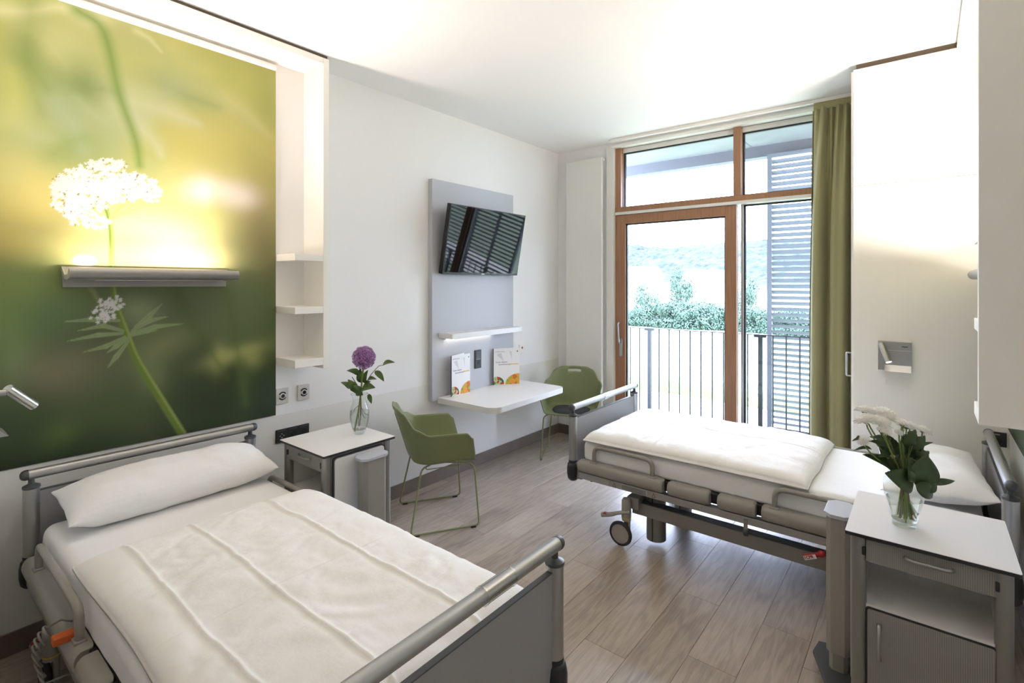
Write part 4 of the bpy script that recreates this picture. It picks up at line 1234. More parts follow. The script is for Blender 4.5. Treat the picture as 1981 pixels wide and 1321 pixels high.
# ================================================================ bedside cabinets
M['ribbed'] = None
def ribbed():
    m = N('fine_ribbed_grey'); v = m.coords()
    wv = m.new('ShaderNodeTexWave'); wv.bands_direction = 'X'; wv.inputs['Scale'].default_value = 55.0
    m.link(v, wv.inputs['Vector'])
    r = m.ramp(wv.outputs['Fac'], [(0.2, rgb(132, 130, 126)), (0.8, rgb(150, 148, 144))])
    m.link(r.outputs['Color'], m.b.inputs['Base Color']); m.b.inputs['Roughness'].default_value = 0.45
    return m.mat
M['ribbed'] = ribbed()
CH = 0.770
def cabinet(label, loc, side, cy):
    """drawer front faces -y; folding table column on x side `side`"""
    t = thing('bedside_cabinet', label, 'bedside cabinet', loc)
    hx, hy = 0.226, 0.226
    part('top_core', MB().prism(rrect(-hx, hx, -hy, hy, 0.006, 3), 'z', CH - 0.013, CH - 0.0016), M['black'], t)
    part('table_top', MB().prism(rrect(-hx, hx, -hy, hy, 0.006, 3), 'z', CH - 0.0016, CH), M['white'], t)
    for sx in (-1, 1):
        for sy in (-1, 1):
            part('corner_post', MB().prism(rrect(sx * 0.188 - 0.023, sx * 0.188 + 0.023, sy * 0.19 - 0.023, sy * 0.19 + 0.023, 0.020, 6), 'z', 0.075, CH - 0.013), M['alu_d'], t, smooth=40)
            cw = part('caster', MB().box(sx * 0.185 - 0.012, sx * 0.185 + 0.012, sy * 0.185 - 0.016, sy * 0.185 + 0.016, 0.045, 0.080), M['dgrey'], t, bevel=0.003)
            part('wheel', MB().cyl((sx * 0.185 - 0.011, sy * 0.185 + 0.01, 0.0252), (sx * 0.185 + 0.011, sy * 0.185 + 0.01, 0.0252), 0.025, 20), M['tyre'], cw, smooth=40)
    part('back_panel', MB().box(-0.170, 0.170, 0.190, 0.204, 0.085, CH - 0.013), M['white'], t)
    part('side_panel', MB().box(-0.196, -0.184, -0.168, 0.168, 0.085, CH - 0.013), M['lamin'], t)
    part('side_panel', MB().box(0.184, 0.196, -0.168, 0.168, 0.085, CH - 0.013), M['lamin'], t)
    part('bottom_panel', MB().box(-0.183, 0.183, -0.19, 0.189, 0.078, 0.090), M['lamin'], t)
    # drawer
    d = part('drawer', MB().box(-0.166, 0.170, -0.205, -0.190, 0.670, 0.748), M['ribbed'], t, bevel=0.0015)
    part('drawer_box', MB().box(-0.160, 0.160, -0.190, 0.150, 0.676, 0.740), M['white'], d)
    part('drawer_handle', MB().tube([(0.005 + 0.062 * k / 8, -0.205 - 0.020 * (1 - (k / 8) ** 4), 0.722 - 0.003 * abs(k / 8)) for k in range(-8, 9)], [0.0045 + 0.0022 * (k / 8) ** 2 for k in range(-8, 9)], 10), M['alu'], d, smooth=True)
    for sx in (-1, 1):
        part('rubber_catch', MB().box(sx * 0.172 - 0.005, sx * 0.172 + 0.005, -0.214, -0.196, 0.692, 0.722), M['black'], t, bevel=0.003)
    # open compartment with a coved white liner
    cove = [(-0.200, 0.520), (0.05, 0.520)] + arc(0.05, 0.610, 0.090, -90, 0, 8) + [(0.140, 0.669), (0.188, 0.669), (0.188, 0.505), (-0.200, 0.505)]
    part('compartment_liner', MB().prism(cove, 'x', -0.176, 0.176), M['white'], t, smooth=40)
    for sx in (-1, 1):
        part('compartment_cheek', MB().box(sx * 0.183, sx * 0.176, -0.20, 0.188, 0.505, 0.669), M['white'], t)
    # door with black edge
    dr = part('cabinet_door', MB().prism(rrect(-0.162, 0.168, 0.098, 0.506, 0.008, 4), 'y', -0.206, -0.190), M['ribbed'], t, bevel=0.001)
    part('door_edge', MB().prism(rrect(-0.167, 0.173, 0.093, 0.512, 0.010, 4), 'y', -0.204, -0.186), M['black'], dr)
    part('door_handle', MB().tube([(-0.128, -0.206 - 0.020 * (1 - (k / 8) ** 4), 0.402 + 0.062 * k / 8) for k in range(-8, 9)], [0.0045 + 0.0022 * (k / 8) ** 2 for k in range(-8, 9)], 10), M['alu'], dr, smooth=True)
    # folded table leaf hanging on the side
    lf = part('folded_leaf', MB().prism(rrect(-0.155, 0.155, 0.20, 0.735, 0.018, 5), 'x', side * 0.202, side * 0.216), M['white'], t, bevel=0.001)
    part('leaf_edge', MB().prism(rrect(-0.161, 0.161, 0.194, 0.741, 0.022, 5), 'x', side * 0.1985, side * 0.211), M['dgrey'], lf)
    # lifting column of the table with octagonal cap and foot
    cx = side * 0.275
    oct_ = lambda gx, gy, c: [(cx - gx, cy - gy + c), (cx - gx + c, cy - gy), (cx + gx - c, cy - gy), (cx + gx, cy - gy + c), (cx + gx, cy + gy - c), (cx + gx - c, cy + gy), (cx - gx + c, cy + gy), (cx - gx, cy + gy - c)]
    col = part('table_column', MB().prism(oct_(0.042, 0.072, 0.018), 'z', 0.165, 0.712), M['cover'], t, bevel=0.002)
    part('column_cap', MB().prism(oct_(0.050, 0.088, 0.026), 'z', 0.712, 0.727), mat('pale_grey_cap', rgb(188, 192, 200), .35), col, bevel=0.002)
    part('inner_column', MB().prism(oct_(0.033, 0.060, 0.014), 'z', 0.090, 0.165), M['cover'], col)
    ft = part('foot_plate', MB().prism([(side * 0.215, cy - 0.19), (side * 0.30, cy - 0.17), (side * 0.375, cy + 0.02), (side * 0.365, cy + 0.10), (side * 0.215, cy + 0.14)], 'z', 0.074, 0.092), M['dgrey'], t, bevel=0.003)
    part('foot_caster', MB().cyl((side * 0.305, cy + 0.035, 0.0285), (side * 0.335, cy + 0.01, 0.0285), 0.028, 20), M['tyre'], ft, smooth=40)
    part('caster_housing', MB().cyl((side * 0.32, cy + 0.022, 0.05), (side * 0.32, cy + 0.022, 0.075), 0.026, 16), M['dgrey'], ft, smooth=40)
    return t
cab_far = cabinet('bedside cabinet at the right foreground with a vase of white chrysanthemums', (0.003, 2.395, 0), -1, 0.085)
cab_near = cabinet('bedside cabinet by the left wall carrying the purple flower', (-2.600, 1.650, 0), 1, 0.03)
# ================================================================ vases and flowers
M['vase'] = thin_glass('vase_glass', (0.95, 0.97, 0.96), 0.75, 0.0, 0.04)
def water_mat():
    m = N('vase_water')
    tr = m.new('ShaderNodeBsdfTransparent'); tr.inputs[0].default_value = (0.93, 0.95, 0.93, 1)
    gl = m.new('ShaderNodeBsdfGlossy'); gl.inputs['Roughness'].default_value = 0.02
    rf = m.new('ShaderNodeBsdfRefraction'); rf.inputs['IOR'].default_value = 1.15; rf.inputs[0].default_value = (0.94, 0.96, 0.94, 1)
    lw = m.new('ShaderNodeLayerWeight'); fr = m.new('ShaderNodeMath', operation='POWER'); fr.inputs[1].default_value = 5.0; m.link(lw.outputs['Facing'], fr.inputs[0])
    a = m.new('ShaderNodeMixShader'); a.inputs[0].default_value = 0.5
    b = m.new('ShaderNodeMixShader')
    m.link(tr.outputs[0], a.inputs[1]); m.link(rf.outputs[0], a.inputs[2])
    m.link(fr.outputs[0], b.inputs[0]); m.link(a.outputs[0], b.inputs[1]); m.link(gl.outputs[0], b.inputs[2])
    m.link(b.outputs[0], m.out.inputs['Surface'])
    return m.mat
M['water'] = water_mat()
M['leaf'] = mat('leaf_green', rgb(66, 92, 40), 0.45, var=0.35, vscale=25)
M['leaf2'] = mat('dark_leaf_green', rgb(48, 70, 30), 0.42, var=0.35, vscale=25)
M['stem'] = mat('stem_green', rgb(112, 132, 66), 0.5)
M['twig'] = mat('twig_brown', rgb(96, 74, 58), 0.6)
M['allium'] = mat('allium_purple', rgb(170, 122, 186), 0.6, var=0.3, vscale=60)
M['allium_d'] = mat('allium_core', rgb(96, 58, 96), 0.8)
def petal_mat():
    m = N('white_petal')
    df = m.new('ShaderNodeBsdfDiffuse'); df.inputs[0].default_value = (0.97, 0.965, 0.93, 1)
    tl = m.new('ShaderNodeBsdfTranslucent'); tl.inputs[0].default_value = (0.97, 0.965, 0.93, 1)
    mx = m.new('ShaderNodeMixShader'); mx.inputs[0].default_value = 0.25
    m.link(df.outputs[0], mx.inputs[1]); m.link(tl.outputs[0], mx.inputs[2]); m.link(mx.outputs[0], m.out.inputs['Surface'])
    return m.mat
M['petal'] = petal_mat()
M['calyx'] = mat('calyx_green', rgb(86, 104, 56), 0.6)

def vase(label, loc, prof, wl, wall=0.003):
    t = thing('glass_vase', label, 'vase', loc)
    part('glass', MB().lathe(prof, 48), M['vase'], t, smooth=True)
    base = [(0.0, 0.001), (prof[0][0] * 0.96, 0.001), (prof[0][0] * 1.0, 0.012), (0.0, 0.016)]
    part('thick_base', MB().lathe(base, 40), M['vase'], t, smooth=40)
    inner = [(0.0, 0.017)]
    for (r, z) in prof:
        if 0.017 < z < wl: inner.append((r - wall, z))
    for (r0, z0), (r1, z1) in zip(prof, prof[1:]):
        if z0 <= wl <= z1:
            inner.append((r0 + (r1 - r0) * (wl - z0) / (z1 - z0) - wall, wl))
    inner.append((0.0, wl))
    part('water', MB().lathe(inner, 40), M['water'], t, smooth=40)
    rim = prof[-1]
    part('rim', MB().tube([(rim[0] * math.cos(a), rim[0] * math.sin(a), rim[1] + 0.002 * math.sin(5 * a)) for a in [2 * PI * k / 40 for k in range(40)]], 0.0018, 8, closed=True), M['vase'], t, smooth=True)
    return t
def smooth_prof(ctrl, n=28):
    return [(p.x, p.y) for p in bspline([(c[0], c[1], 0) for c in ctrl], [i / (n - 1) for i in range(n)])]

def leaf_mb(base, tip, width, bend=0.02, nrm=None, lobes=0, fold=0.25):
    """one leaf blade between two points"""
    base, tip = Vector(base), Vector(tip)
    ax = tip - base; L = ax.length; ax.normalize()
    nrm = Vector(nrm) if nrm is not None else Vector((0.3, -0.5, 0.8))
    sd = ax.cross(nrm)
    if sd.length < 1e-3: sd = ax.cross(Vector((1, 0, 0)))
    sd.normalize(); nn = sd.cross(ax).normalized()
    n = 13; pts = []
    for i in range(n):
        u = i / (n - 1)
        w = width * (math.sin(PI * u ** 0.75) ** 0.8) * (1 - 0.15 * u)
        if lobes: w *= 0.72 + 0.38 * abs(math.cos(lobes * PI * u))
        c = base + ax * (L * u) + nn * (bend * math.sin(PI * u) - bend * 1.2 * u * u)
        for k in (-1, -0.5, 0, 0.5, 1):
            pts.append(c + sd * (w * k) + nn * (abs(k) * w * fold))
    return MB().grid(pts, n, 5)
def add_leaf(parent, base, tip, width, m, **k):
    o = part('leaf', leaf_mb(base, tip, width, **k), m, parent, smooth=True)
    s = o.modifiers.new('thick', 'SOLIDIFY'); s.thickness = 0.0008
    return o

# ---- left: purple allium
VL = Vector((-2.578, 1.776, CH + 0.0005)); kL = 0.000504
vase('curvy clear glass vase half full of water on the near-wall cabinet', VL, smooth_prof([(0.026, 0.0), (0.036, 0.012), (0.050, 0.055), (0.057, 0.105), (0.054, 0.150), (0.034, 0.185), (0.037, 0.212), (0.049, 0.232)]), 0.133)
def camp(v0, k, zx0, zy0):
    """position read off the photo beside the vase axis; dep = metres further from the camera"""
    return lambda zx, zy, dep=0.0: RT * ((zx - zx0) * k) + UP * ((zy0 - zy) * k) + FW * dep
pl = camp(VL, kL, 335, 1215)
t = thing('allium_flower', 'tall purple ball-headed allium in the left vase', 'flower', VL)
head = pl(388, 335)
part('stem', MB().tube([pl(280, 1190), pl(325, 960), pl(345, 800), pl(365, 600), pl(382, 440), head], 0.0052, 10), M['stem'], t, smooth=True)
fh = MB(); fh2 = MB(); q = random.Random(3)
NF = 330
for k in range(NF):
    z = 1 - 2 * (k + 0.5) / NF; a = k * 2.399963
    d = Vector((math.sqrt(1 - z * z) * math.cos(a), math.sqrt(1 - z * z) * math.sin(a), z))
    R = 0.0640 * q.uniform(0.84, 1.06)
    c = d * R
    e1 = d.cross(Vector((0.3, 0.5, 0.8))).normalized(); e2 = d.cross(e1)
    ph = q.uniform(0, 6)
    for m_ in range(6):
        b = ph + m_ * PI / 3
        o1 = e1 * math.cos(b) + e2 * math.sin(b); o2 = e1 * math.cos(b + 0.45) + e2 * math.sin(b + 0.45); o0 = e1 * math.cos(b - 0.45) + e2 * math.sin(b - 0.45)
        fh.add([c - d * 0.003, c + o0 * 0.0048 + d * 0.001, c + o1 * 0.0105 + d * 0.0045, c + o2 * 0.0048 + d * 0.001], [(0, 1, 2, 3)])
    fh2.tube([d * 0.010, d * (R - 0.002)], 0.0007, 4, cap=False)
hd = part('flower_head', fh, M['allium'], t, loc=head)
tag(hd, 'ball of tiny purple star florets', kind='stuff')
part('core', MB().lathe([(0.0, -0.045)] + [(0.045 * math.sin(a), -0.045 * math.cos(a)) for a in [PI * k / 10 for k in range(1, 10)]] + [(0.0, 0.045)], 16), M['allium_d'], t, smooth=True, loc=head)
part('pedicels', fh2, M['stem'], t, loc=head)['kind'] = 'stuff'

t = thing('leaf_branch', 'leafy green twig beneath the purple allium in the left vase', 'branch', VL)
part('twig', MB().tube([pl(330, 1130, .01), pl(350, 930, .01), pl(345, 760, .01), pl(300, 640, 0), pl(250, 560, 0)], 0.0022, 8), M['twig'], t, smooth=True)
for (a, b, w, dp) in (((325, 545), (196, 470), .023, .02), ((235, 690), (152, 600), .020, -.01), ((300, 715), (236, 575), .026, -.02), ((372, 730), (310, 632), .018, -.03), ((330, 760), (262, 690), .018, -.01), ((345, 640), (330, 470), .024, .03), ((360, 770), (350, 680), .022, -.02)):
    add_leaf(t, pl(a[0], a[1], dp), pl(b[0], b[1], dp - .02), w, M['leaf'], bend=.012)
t = thing('leaf_branch', 'green twig reaching right with two high leaves in the left vase', 'branch', VL)
part('twig', MB().tube([pl(350, 1000, -.01), pl(355, 780, -.005), pl(400, 640, 0), pl(470, 530, 0), pl(555, 435, .01), pl(605, 425, .01)], 0.0018, 8), M['twig'], t, smooth=True)
for (a, b, w, dp) in (((600, 425), (738, 374), .020, .01), ((515, 490), (632, 598), .019, .0), ((440, 595), (536, 562), .017, -.01), ((378, 690), (534, 652), .034, -.03), ((448, 752), (488, 858), .014, -.01), ((390, 640), (420, 480), .022, .01), ((400, 660), (455, 600), .02, .0)):
    add_leaf(t, pl(a[0], a[1], dp), pl(b[0], b[1], dp - .015), w, M['leaf'], bend=.01)
t = thing('root_wisps', 'thin curled brown twig ends under water in the left vase', 'twigs', VL)
for (a, b, c) in (((350, 900), (390, 980), (435, 1005)), ((345, 920), (370, 1000), (398, 1040)), ((340, 880), (280, 930), (250, 1010)), ((325, 960), (330, 1050), (322, 1130))):
    part('twig', MB().tube([pl(*a), pl(*b), pl(*c)], 0.0016, 6), M['twig'], t, smooth=True)

# ---- right: white chrysanthemums
VR = Vector((-0.060, 2.345, CH + 0.0005)); kR = 0.000373
vase('tapered clear glass vase of white chrysanthemums on the right cabinet', VR, smooth_prof([(0.036, 0.0), (0.040, 0.02), (0.047, 0.06), (0.060, 0.11), (0.066, 0.150), (0.055, 0.178), (0.046, 0.186), (0.052, 0.200)]), 0.098)
pr = camp(VR, kR, 556, 1205)
def bloom_mesh():
    mb = MB(); q = random.Random(8)
    for ring, (n, r0, lift) in enumerate(((26, 1.0, -0.02), (26, 0.92, 0.10), (22, 0.78, 0.22), (18, 0.60, 0.32), (12, 0.40, 0.40), (7, 0.2, 0.44))):
        for k in range(n):
            a = 2 * PI * (k + q.uniform(-.3, .3)) / n
            L = r0 * q.uniform(0.86, 1.08); w = 0.080 + 0.03 * r0
            ca, sa = math.cos(a), math.sin(a); z1 = lift + q.uniform(-.06, .06)
            def P(u, s): 
                z = z1 * math.sin(u * PI / 2) + 0.10 * u * (1 - u) + 0.06 * abs(s)
                ww = w * math.sin(PI * (0.25 + 0.70 * u))
                return (L * u * ca - s * ww * sa, L * u * sa + s * ww * ca, z + 0.02)
            mb.grid([P(u, s) for u in (0.08, 0.4, 0.75, 1.0) for s in (-1, 0, 1)], 4, 3)
    mb.lathe([(0.0, -0.04), (0.55, 0.0), (0.72, 0.06), (0.60, 0.22), (0.30, 0.36), (0.0, 0.40)], 18)
    return mb.mesh('bloom', M['petal'], True)
bloom_me = bloom_mesh()
def calyx_mesh():
    return MB().lathe([(0.0, -0.16), (0.10, -0.15), (0.26, -0.06), (0.30, 0.03), (0.0, 0.06)], 14).mesh('calyx', M['calyx'], True)
calyx_me = calyx_mesh()
LBS = ['topmost back bloom', 'leftmost of the large upper blooms', 'wide bloom second from the left', 'largest upright bloom in the middle', 'low bloom hanging under the left pair', 'bloom overlapping the middle one on its right',
       'bloom at the centre of the right-hand slope', 'first bloom of the right-hand row', 'middle bloom of the right-hand row', 'outermost bloom at the right end', 'small drooping bloom far down on the left', 'smallest open bloom in the shade under the middle one']
spec = [  # photo place (zoomed), size, depth, tilt
    (262, 135, 76, .05, (.15, .1)), (185, 195, 92, .0, (-.2, .1)), (285, 200, 84, -.02, (.1, -.25)), (410, 165, 104, .03, (.05, -.2)), (268, 250, 56, -.05, (.0, -.4)), (470, 200, 62, -.03, (.25, -.1)),
    (545, 225, 62, .0, (.3, .0)), (640, 275, 74, .03, (.35, .1)), (715, 285, 62, .05, (.3, .2)), (778, 305, 66, .02, (.3, -.1)), (128, 372, 52, -.02, (-.8, -.3)), (425, 275, 34, -.04, (.0, -.5))]
for lb, (zx, zy, s, dp, tl) in zip(LBS, spec):
    hd = pr(zx, zy, dp)
    t = thing('chrysanthemum', 'white chrysanthemum, ' + lb + ' of the right vase', 'flower', VR, group='white chrysanthemums in the right vase')
    foot = pr(556 + (556 - zx) * .25 * random.uniform(.6, 1.1), 1130 + random.uniform(-30, 20), -dp * .5)
    neck = pr(556 + (zx - 556) * .04, 800, dp * .1)
    part('stem', MB().tube(bspline([foot, foot.lerp(neck, .6), neck, neck.lerp(hd, .35) + UP * .01, hd - UP * .03, hd - UP * .002], [i / 13 for i in range(14)]), 0.0026, 8), M['stem'], t, smooth=True)
    R = s * kR * 1.22
    for nm, me in (('bloom', bloom_me), ('calyx', calyx_me)):
        o = bpy.data.objects.new(nm, me); COL.objects.link(o); o.parent = t
        o.location = hd; o.scale = (R, R, R * 1.35)
        # tilt outwards in the camera-right / towards-camera directions
        ax = (RT * tl[0] - FW * (-tl[1]) + UP).normalized()
        o.rotation_mode = 'QUATERNION'; o.rotation_quaternion = Vector((0, 0, 1)).rotation_difference(ax)
for lb, (zx, zy) in zip(('just below the middle bloom', 'under the right-hand row of blooms', 'below the left pair of blooms', 'low among the dark leaves', 'above the broad right leaves'), ((495, 265), (610, 310), (330, 305), (405, 520), (605, 385))):
    b = thing('flower_bud', 'small closed pale bud ' + lb + ' in the right vase', 'flower bud', VR, group='buds in the right vase')
    c = pr(zx, zy, -.02)
    part('stem', MB().tube([pr(556, 800), pr(556 + (zx - 556) * .6, zy + 130, -.01), c], 0.0014, 6), M['stem'], b, smooth=True)
    part('bud', MB().lathe([(0, -.006), (.006, -.004), (.0078, .001), (.005, .0065), (0, .0078)], 12), mat('bud_cream', rgb(206, 204, 150), .6), b, smooth=True, loc=c)
t = thing('leaf_collar', 'dark broad leaves collared round the neck of the right vase', 'foliage', VR)
part('binding', MB().tube([pr(556 + 30 * math.cos(a) * 1.2, 760 + 10 * math.sin(a), .012 * math.sin(a)) for a in [2 * PI * k / 16 for k in range(16)]], .003, 6, closed=True), M['stem'], t, smooth=True)
FRN = tuple(-FW + UP * .35)
for (a, b, w, dp, lob, nr) in (((490, 690), (165, 490), .028, .0, 0, None), ((545, 760), (283, 640), .044, -.05, 0, FRN), ((560, 720), (650, 470), .052, -.06, 0, FRN), ((560, 720), (500, 500), .045, -.055, 0, FRN), ((545, 750), (705, 620), .050, -.055, 0, FRN), ((600, 700), (838, 615), .030, .0, 3, None), ((720, 765), (1010, 745), .013, -.02, 0, FRN), ((520, 740), (690, 850), .030, -.07, 0, FRN),
                               ((460, 450), (270, 335), .020, .02, 3, None), ((600, 520), (805, 345), .028, .02, 4, FRN), ((640, 560), (800, 480), .022, .0, 3, FRN), ((480, 390), (605, 250), .026, -.03, 3, FRN), ((420, 480), (180, 345), .016, -.01, 3, None), ((380, 520), (270, 490), .020, -.02, 2, None), ((240, 465), (62, 448), .008, .0, 0, None), ((650, 520), (890, 395), .010, .03, 0, None), ((140, 375), (55, 355), .010, .0, 2, None),
                               ((520, 600), (430, 400), .030, .03, 3, FRN), ((560, 600), (540, 400), .030, .04, 3, FRN), ((480, 600), (350, 420), .030, .03, 3, FRN), ((620, 600), (700, 400), .028, .04, 3, FRN), ((500, 620), (380, 560), .034, .0, 0, FRN), ((640, 620), (740, 560), .018, .0, 2, FRN), ((560, 560), (450, 330), .022, .05, 3, FRN), ((700, 700), (790, 690), .016, -.01, 2, None), ((540, 560), (600, 380), .022, .03, 3, FRN), ((420, 430), (360, 300), .018, .02, 3, FRN)):
    add_leaf(t, pr(a[0], a[1], dp), pr(b[0], b[1], dp - .01), w, M['leaf2'], bend=.012, lobes=lob, nrm=nr, fold=.15)
for k in range(7):
    part('stalk', MB().tube([pr(520 + 14 * k, 1130 - 10 * (k % 3), .02 * math.sin(k * 2)), pr(545 + 5 * k, 900, .015 * math.sin(k * 2)), pr(545 + 4 * k, 760, 0), pr(500 + 25 * k, 560, .01)], .0032 if k % 2 else .0042, 7), M['stem'] if k % 3 else M['twig'], t, smooth=True)
# ================================================================ outside: balcony, meadow, trees, hill
M['conc'] = mat('concrete', rgb(124, 130, 128), 0.8, var=0.12, vscale=3, bump=0.1, bscale=60)
M['fascia'] = mat('painted_fascia', rgb(104, 106, 112), 0.7)
M['steel'] = mat('railing_steel', rgb(36, 42, 46), 0.5)
M['louvre'] = mat('louvre_aluminium', rgb(116, 122, 130), 0.5)
balc = struct('balcony_floor', MB().box(-7, 5, YW + TH + 0.01, 6.25, -0.22, -0.02), M['conc'])
sof = struct('balcony_ceiling', MB().box(-7, 5, YW + TH + 0.01, 6.08, 3.15, 3.40), M['conc'])
part('slab_joint', MB().box(-1.50, -1.49, YW + 0.2, 6.07, 3.146, 3.151), M['fascia'], sof)
part('slab_edge_beam', MB().box(-7, 5, 6.08, 6.22, 3.03, 3.42), M['fascia'], sof)

t = thing('balcony_railing', 'dark steel balcony railing with thin vertical bars outside the window', 'railing', (-1.6, 5.86, -0.02))
RP = 0.1237
part('top_rail', MB().box(-2.6, 3.2, -0.02, 0.02, 1.120, 1.128), M['steel'], t)
part('bottom_rail', MB().box(-2.6, 3.2, -0.02, 0.02, 0.08, 0.09), M['steel'], t)
bar = None; post = None
xs = []
xk = -1.0 - RP * 12 + 0.005
k = 0
while xk < 3.15:
    wx = xk - 1.6
    if k % 10 == 2:
        if post is None:
            post = part('post', MB().box(-0.02, 0.02, -0.006, 0.034, 0.0, 1.120), M['steel'], t, loc=(xk, 0, 0))
            br = part('post_bracket', MB().box(-0.06, 0.06, -0.012, 0.012, 1.097, 1.120), M['steel'], post)
        else:
            p2 = share(post, 'post', t, (xk, 0, 0)); share(br, 'post_bracket', p2)
    else:
        if bar is None: bar = part('bar', MB().cyl((0, 0, 0.09), (0, 0, 1.120), 0.0082, 8), M['steel'], t, smooth=40, loc=(xk, 0, 0))
        else: share(bar, 'bar', t, (xk, 0, 0))
    xk += RP; k += 1

def louvre(label, x0, wd):
    t = thing('louvre_shutter', label, 'shutter', (x0, 6.02, -0.02))
    f = part('frame', MB().box(0, 0.045, -0.02, 0.02, 0.05, 3.05).box(wd - 0.045, wd, -0.02, 0.02, 0.05, 3.05).box(0.045, wd - 0.045, -0.02, 0.02, 3.01, 3.05).box(0.045, wd - 0.045, -0.02, 0.02, 0.05, 0.09), M['louvre'], t)
    part('mid_stile', MB().box(wd / 2 - 0.02, wd / 2 + 0.02, -0.015, 0.015, 0.09, 3.01), M['louvre'], t)
    a = math.radians(36)
    prof = [(-0.030 * math.cos(a), 0.030 * math.sin(a)), (0.030 * math.cos(a), -0.030 * math.sin(a)), (0.030 * math.cos(a) + 0.002, -0.030 * math.sin(a) + 0.004), (-0.030 * math.cos(a) + 0.002, 0.030 * math.sin(a) + 0.004)]
    sl = None; z = 0.12
    while z < 3.0:
        if sl is None: sl = part('slat', MB().prism(prof, 'x', 0.045, wd - 0.045), M['louvre'], t, loc=(0, 0, z))
        else: share(sl, 'slat', t, (0, 0, z))
        z += 0.0605
louvre('sliding louvre shutter of grey slats outside the right window pane', -1.322, 1.02)
louvre('louvre shutter of grey slats seen only mirrored in the television', -0.20, 1.02)

ZG = -3.5
def grass_mat():
    m = N('meadow_grass'); v = m.coords()
    n = m.noise(v, 0.35, 5, 0.6)
    r = m.ramp(n.outputs['Fac'], [(0.3, rgb(112, 124, 94)), (0.7, rgb(132, 142, 114))])
    m.link(r.outputs['Color'], m.b.inputs['Base Color']); m.b.inputs['Roughness'].default_value = 0.9
    return m.mat
M['grass'] = grass_mat()
M['gravel'] = mat('pale_gravel', rgb(186, 182, 170), 0.9, var=0.2, vscale=3)
gp = []
NX, NYg = 80, 80
for i in range(NX):
    for j in range(NYg):
        gx = -420 + 640 * i / (NX - 1); gyy = 5.8 + 640 * (j / (NYg - 1)) ** 2.2
        gp.append((gx, gyy, ZG + 0.12 * noise.noise((gx * .1, gyy * .1, 0)) + 0.0))
struct('ground', MB().grid(gp, NX, NYg), M['grass'], smooth=True)
# pale bank strip and rough grass tufts near the building
bp = []
for i in range(60):
    s = i / 59; xx = -60 + 100 * s; c = 21.5 + 0.05 * (xx + 12) + 0.5 * math.sin(xx * .5)
    for k, (dy, dz) in enumerate(((-3.2, 0.05), (-2.0, 0.16), (0.3, 0.18), (0.9, 0.05))):
        bp.append((xx, c + dy, ZG + dz + 0.05 * noise.noise((xx, k, 3))))
struct('path', MB().grid(bp, 60, 4), M['gravel'])
tf = MB(); q = random.Random(5)
for k in range(9000):
    xx = q.uniform(-34, 2); cc = 21.5 + 0.05 * (xx + 12) + 0.5 * math.sin(xx * .5)
    yy = cc + 1.0 + abs(q.gauss(0, 1.4)); hgt = q.uniform(.15, .5)
    dx, dy = q.uniform(-.12, .12), q.uniform(-.1, .1); w = q.uniform(.015, .04)
    tf.add([(xx - w, yy, ZG), (xx + w, yy, ZG), (xx + dx, yy + dy, ZG + hgt)], [(0, 1, 2)])
tg = part('rough_grass', tf, mat('rough_grass_green', rgb(140, 162, 90), .9))
tag(tg, 'rough tufts of grass along the pale bank outside', 'grass', kind='stuff')

M['crown'] = mat('tree_leaf', rgb(74, 98, 84), 0.8, var=0.35, vscale=1.2)
M['bark'] = mat('bark', rgb(92, 78, 66), 0.9)
crown_meshes = []
def crown_mesh(seed, n=4200, tall=1.0):
    mb = MB(); q = random.Random(seed)
    lob = [(Vector((q.uniform(-.6, .6), q.uniform(-.6, .6), q.uniform(-.1, .75) * tall)), q.uniform(.28, .48)) for _ in range(12)] + [(Vector((.62 * math.cos(k * .9), .62 * math.sin(k * .9), -.22)), .36) for k in range(7)]
    for k in range(n):
        c, r = lob[q.randrange(len(lob))]
        d = Vector((q.gauss(0, 1), q.gauss(0, 1), q.gauss(0, 1))).normalized()
        p = c + d * r * q.uniform(.75, 1.05)
        if p.z < -0.45: p.z = -0.45 + q.uniform(0, .1)
        a = (d + Vector((q.uniform(-.7, .7), q.uniform(-.7, .7), q.uniform(-.3, .9)))).normalized()
        e1 = a.cross(Vector((.2, .7, .4))).normalized() * q.uniform(.035, .065); e2 = a.cross(e1).normalized() * q.uniform(.03, .05)
        mb.add([p - e1, p - e2 * .8, p + e1, p + e2 * .8], [(0, 1, 2, 3)])
    return mb.mesh('crown', M['crown'])
crown_meshes = [crown_mesh(1), crown_mesh(2), crown_mesh(3, tall=1.25)]
def tree(kind, label, px, base_row, wid, hgt, cm, group='hedge of bushes beyond the meadow'):
    depth = F_PX * (EYE - ZG) / (base_row - HY)
    p = Vector((0, 0, EYE)) + (FW + RT * ((px - CX) / F_PX)) * depth
    t = thing(kind, label, 'tree' if kind == 'tree' else 'bush', (p.x, p.y, ZG), random.uniform(0, 6), group)
    o = bpy.data.objects.new('crown', crown_meshes[cm]); COL.objects.link(o); o.parent = t
    o.scale = (wid, wid, hgt * .66); o.location = (0, 0, hgt * .26)
    part('trunk', MB().tube([(0, 0, -.1), (.03, 0, hgt * .25), (0, .04, hgt * .55)], [.12, .09, .05], 8), M['bark'], t, smooth=True)
random.seed(21)
ORD = 'first second third fourth fifth sixth seventh eighth ninth tenth eleventh twelfth thirteenth'.split()
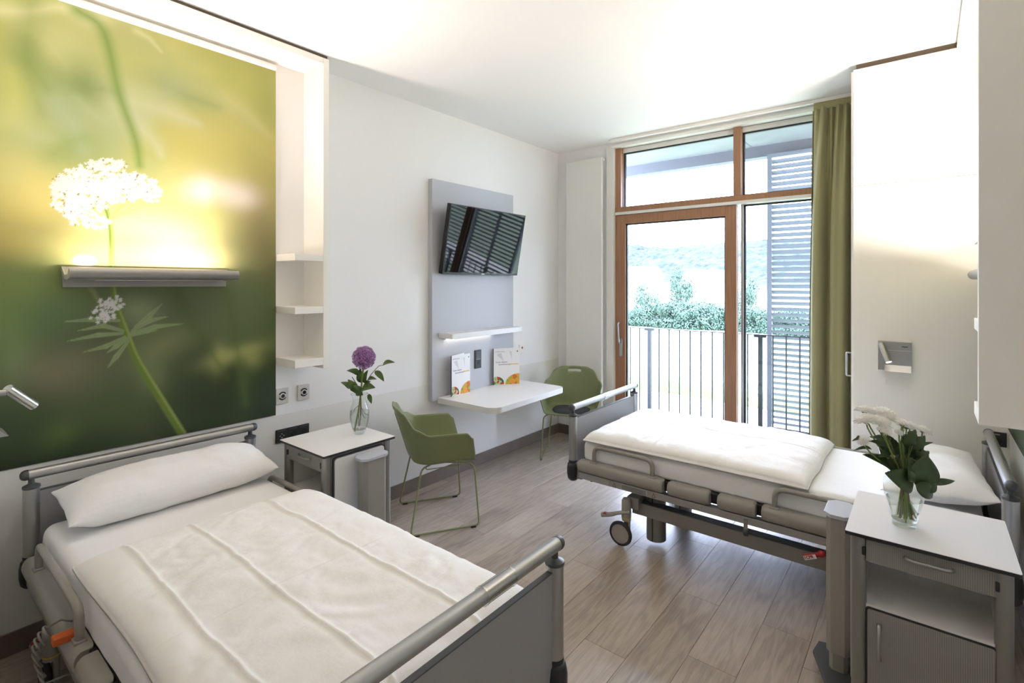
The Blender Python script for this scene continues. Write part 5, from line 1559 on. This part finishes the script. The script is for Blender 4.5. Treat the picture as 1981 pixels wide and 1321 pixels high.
for kk, (px, row, w, h, cm) in enumerate(((1196, 626, 2.2, 2.4, 0), (1226, 628, 1.9, 2.2, 1), (1250, 629, 2.0, 3.0, 1), (1281, 631, 2.3, 3.4, 0), (1315, 633, 2.5, 3.6, 1), (1348, 635, 2.5, 3.5, 0), (1382, 636, 2.4, 3.2, 1), (1414, 638, 2.3, 3.2, 0), (1448, 641, 2.2, 3.0, 1), (1476, 643, 2.1, 2.9, 0), (1505, 645, 2.1, 3.0, 1), (1536, 648, 2.1, 3.0, 0), (1570, 650, 2.2, 3.1, 1))):
    tree('bush', ORD[kk] + ' bush from the left in the hedge beyond the meadow', px, row, w, h, cm)
tree('tree', 'taller twin-topped tree behind the hedge in the door pane', 1316, 618, 2.4, 6.6, 2, None)
tree('tree', 'rounded tree at the left end of the hedge', 1254, 622, 2.2, 4.8, 2, None)
tree('tree', 'rounded tree behind the hedge in the narrow pane beside the door', 1441, 626, 1.9, 5.4, 2, None)

# ---- wooded hill far behind
hp = []
HNX, HNY = 320, 80
for i in range(HNX):
    for j in range(HNY):
        a = i / (HNX - 1); b = j / (HNY - 1)
        xx = -620 + 900 * a; yy = 430 + 330 * b
        ridge = 62 + 26 * math.sin(a * 5.2 + 1.1) + 14 * math.sin(a * 13 + .6)
        zz = ZG + ridge * math.sin(min(1, b * 1.05) * PI / 2) ** 1.3 + (4.0 * noise.noise((xx * .03, yy * .03, 0)) + 4.5 * abs(noise.noise((xx * .10, yy * .10, 4))) + 2.2 * noise.noise((xx * .22, yy * .22, 9))) * min(1, b * 6)
        hp.append((xx, yy, zz))
struct('hill', MB().grid(hp, HNX, HNY), mat('wooded_hill', rgb(42, 53, 50), .9, var=.35, vscale=.05))
# ---- two pale houses between hedge and hill
def house(label, px, dist, w, d, h, rz):
    p = Vector((0, 0, EYE)) + (FW + RT * ((px - CX) / F_PX)) * dist
    t = thing('house', label, 'house', (p.x, p.y, ZG), rz)
    part('wall', MB().box(-w / 2, w / 2, -d / 2, d / 2, 0, h), mat('house_render', rgb(226, 220, 208), .8), t)
    part('roof', MB().prism([(-d / 2 - .5, h), (d / 2 + .5, h), (0, h + d * .32)], 'x', -w / 2 - .4, w / 2 + .4), mat('house_roof', rgb(170, 140, 128), .8), t)
    wn = None
    for i in range(int(w // 3)):
        for zz in (1.0, 3.6):
            xx = -w / 2 + 1.6 + i * 3.0
            m_ = MB().box(-.5, .5, -.05, .03, 0, 1.3)
            if wn is None: wn = part('window', m_, mat('house_window', rgb(110, 120, 130), .3), t, loc=(xx, -d / 2, zz))
            else: share(wn, 'window', t, (xx, -d / 2, zz))
house('pale house with gabled roof seen left of the trees through the door', 1228, 105, 9, 8, 6.0, YAW)
house('pale house with gabled roof behind the hedge near the door stile', 1378, 130, 13, 9, 5.6, YAW + .2)
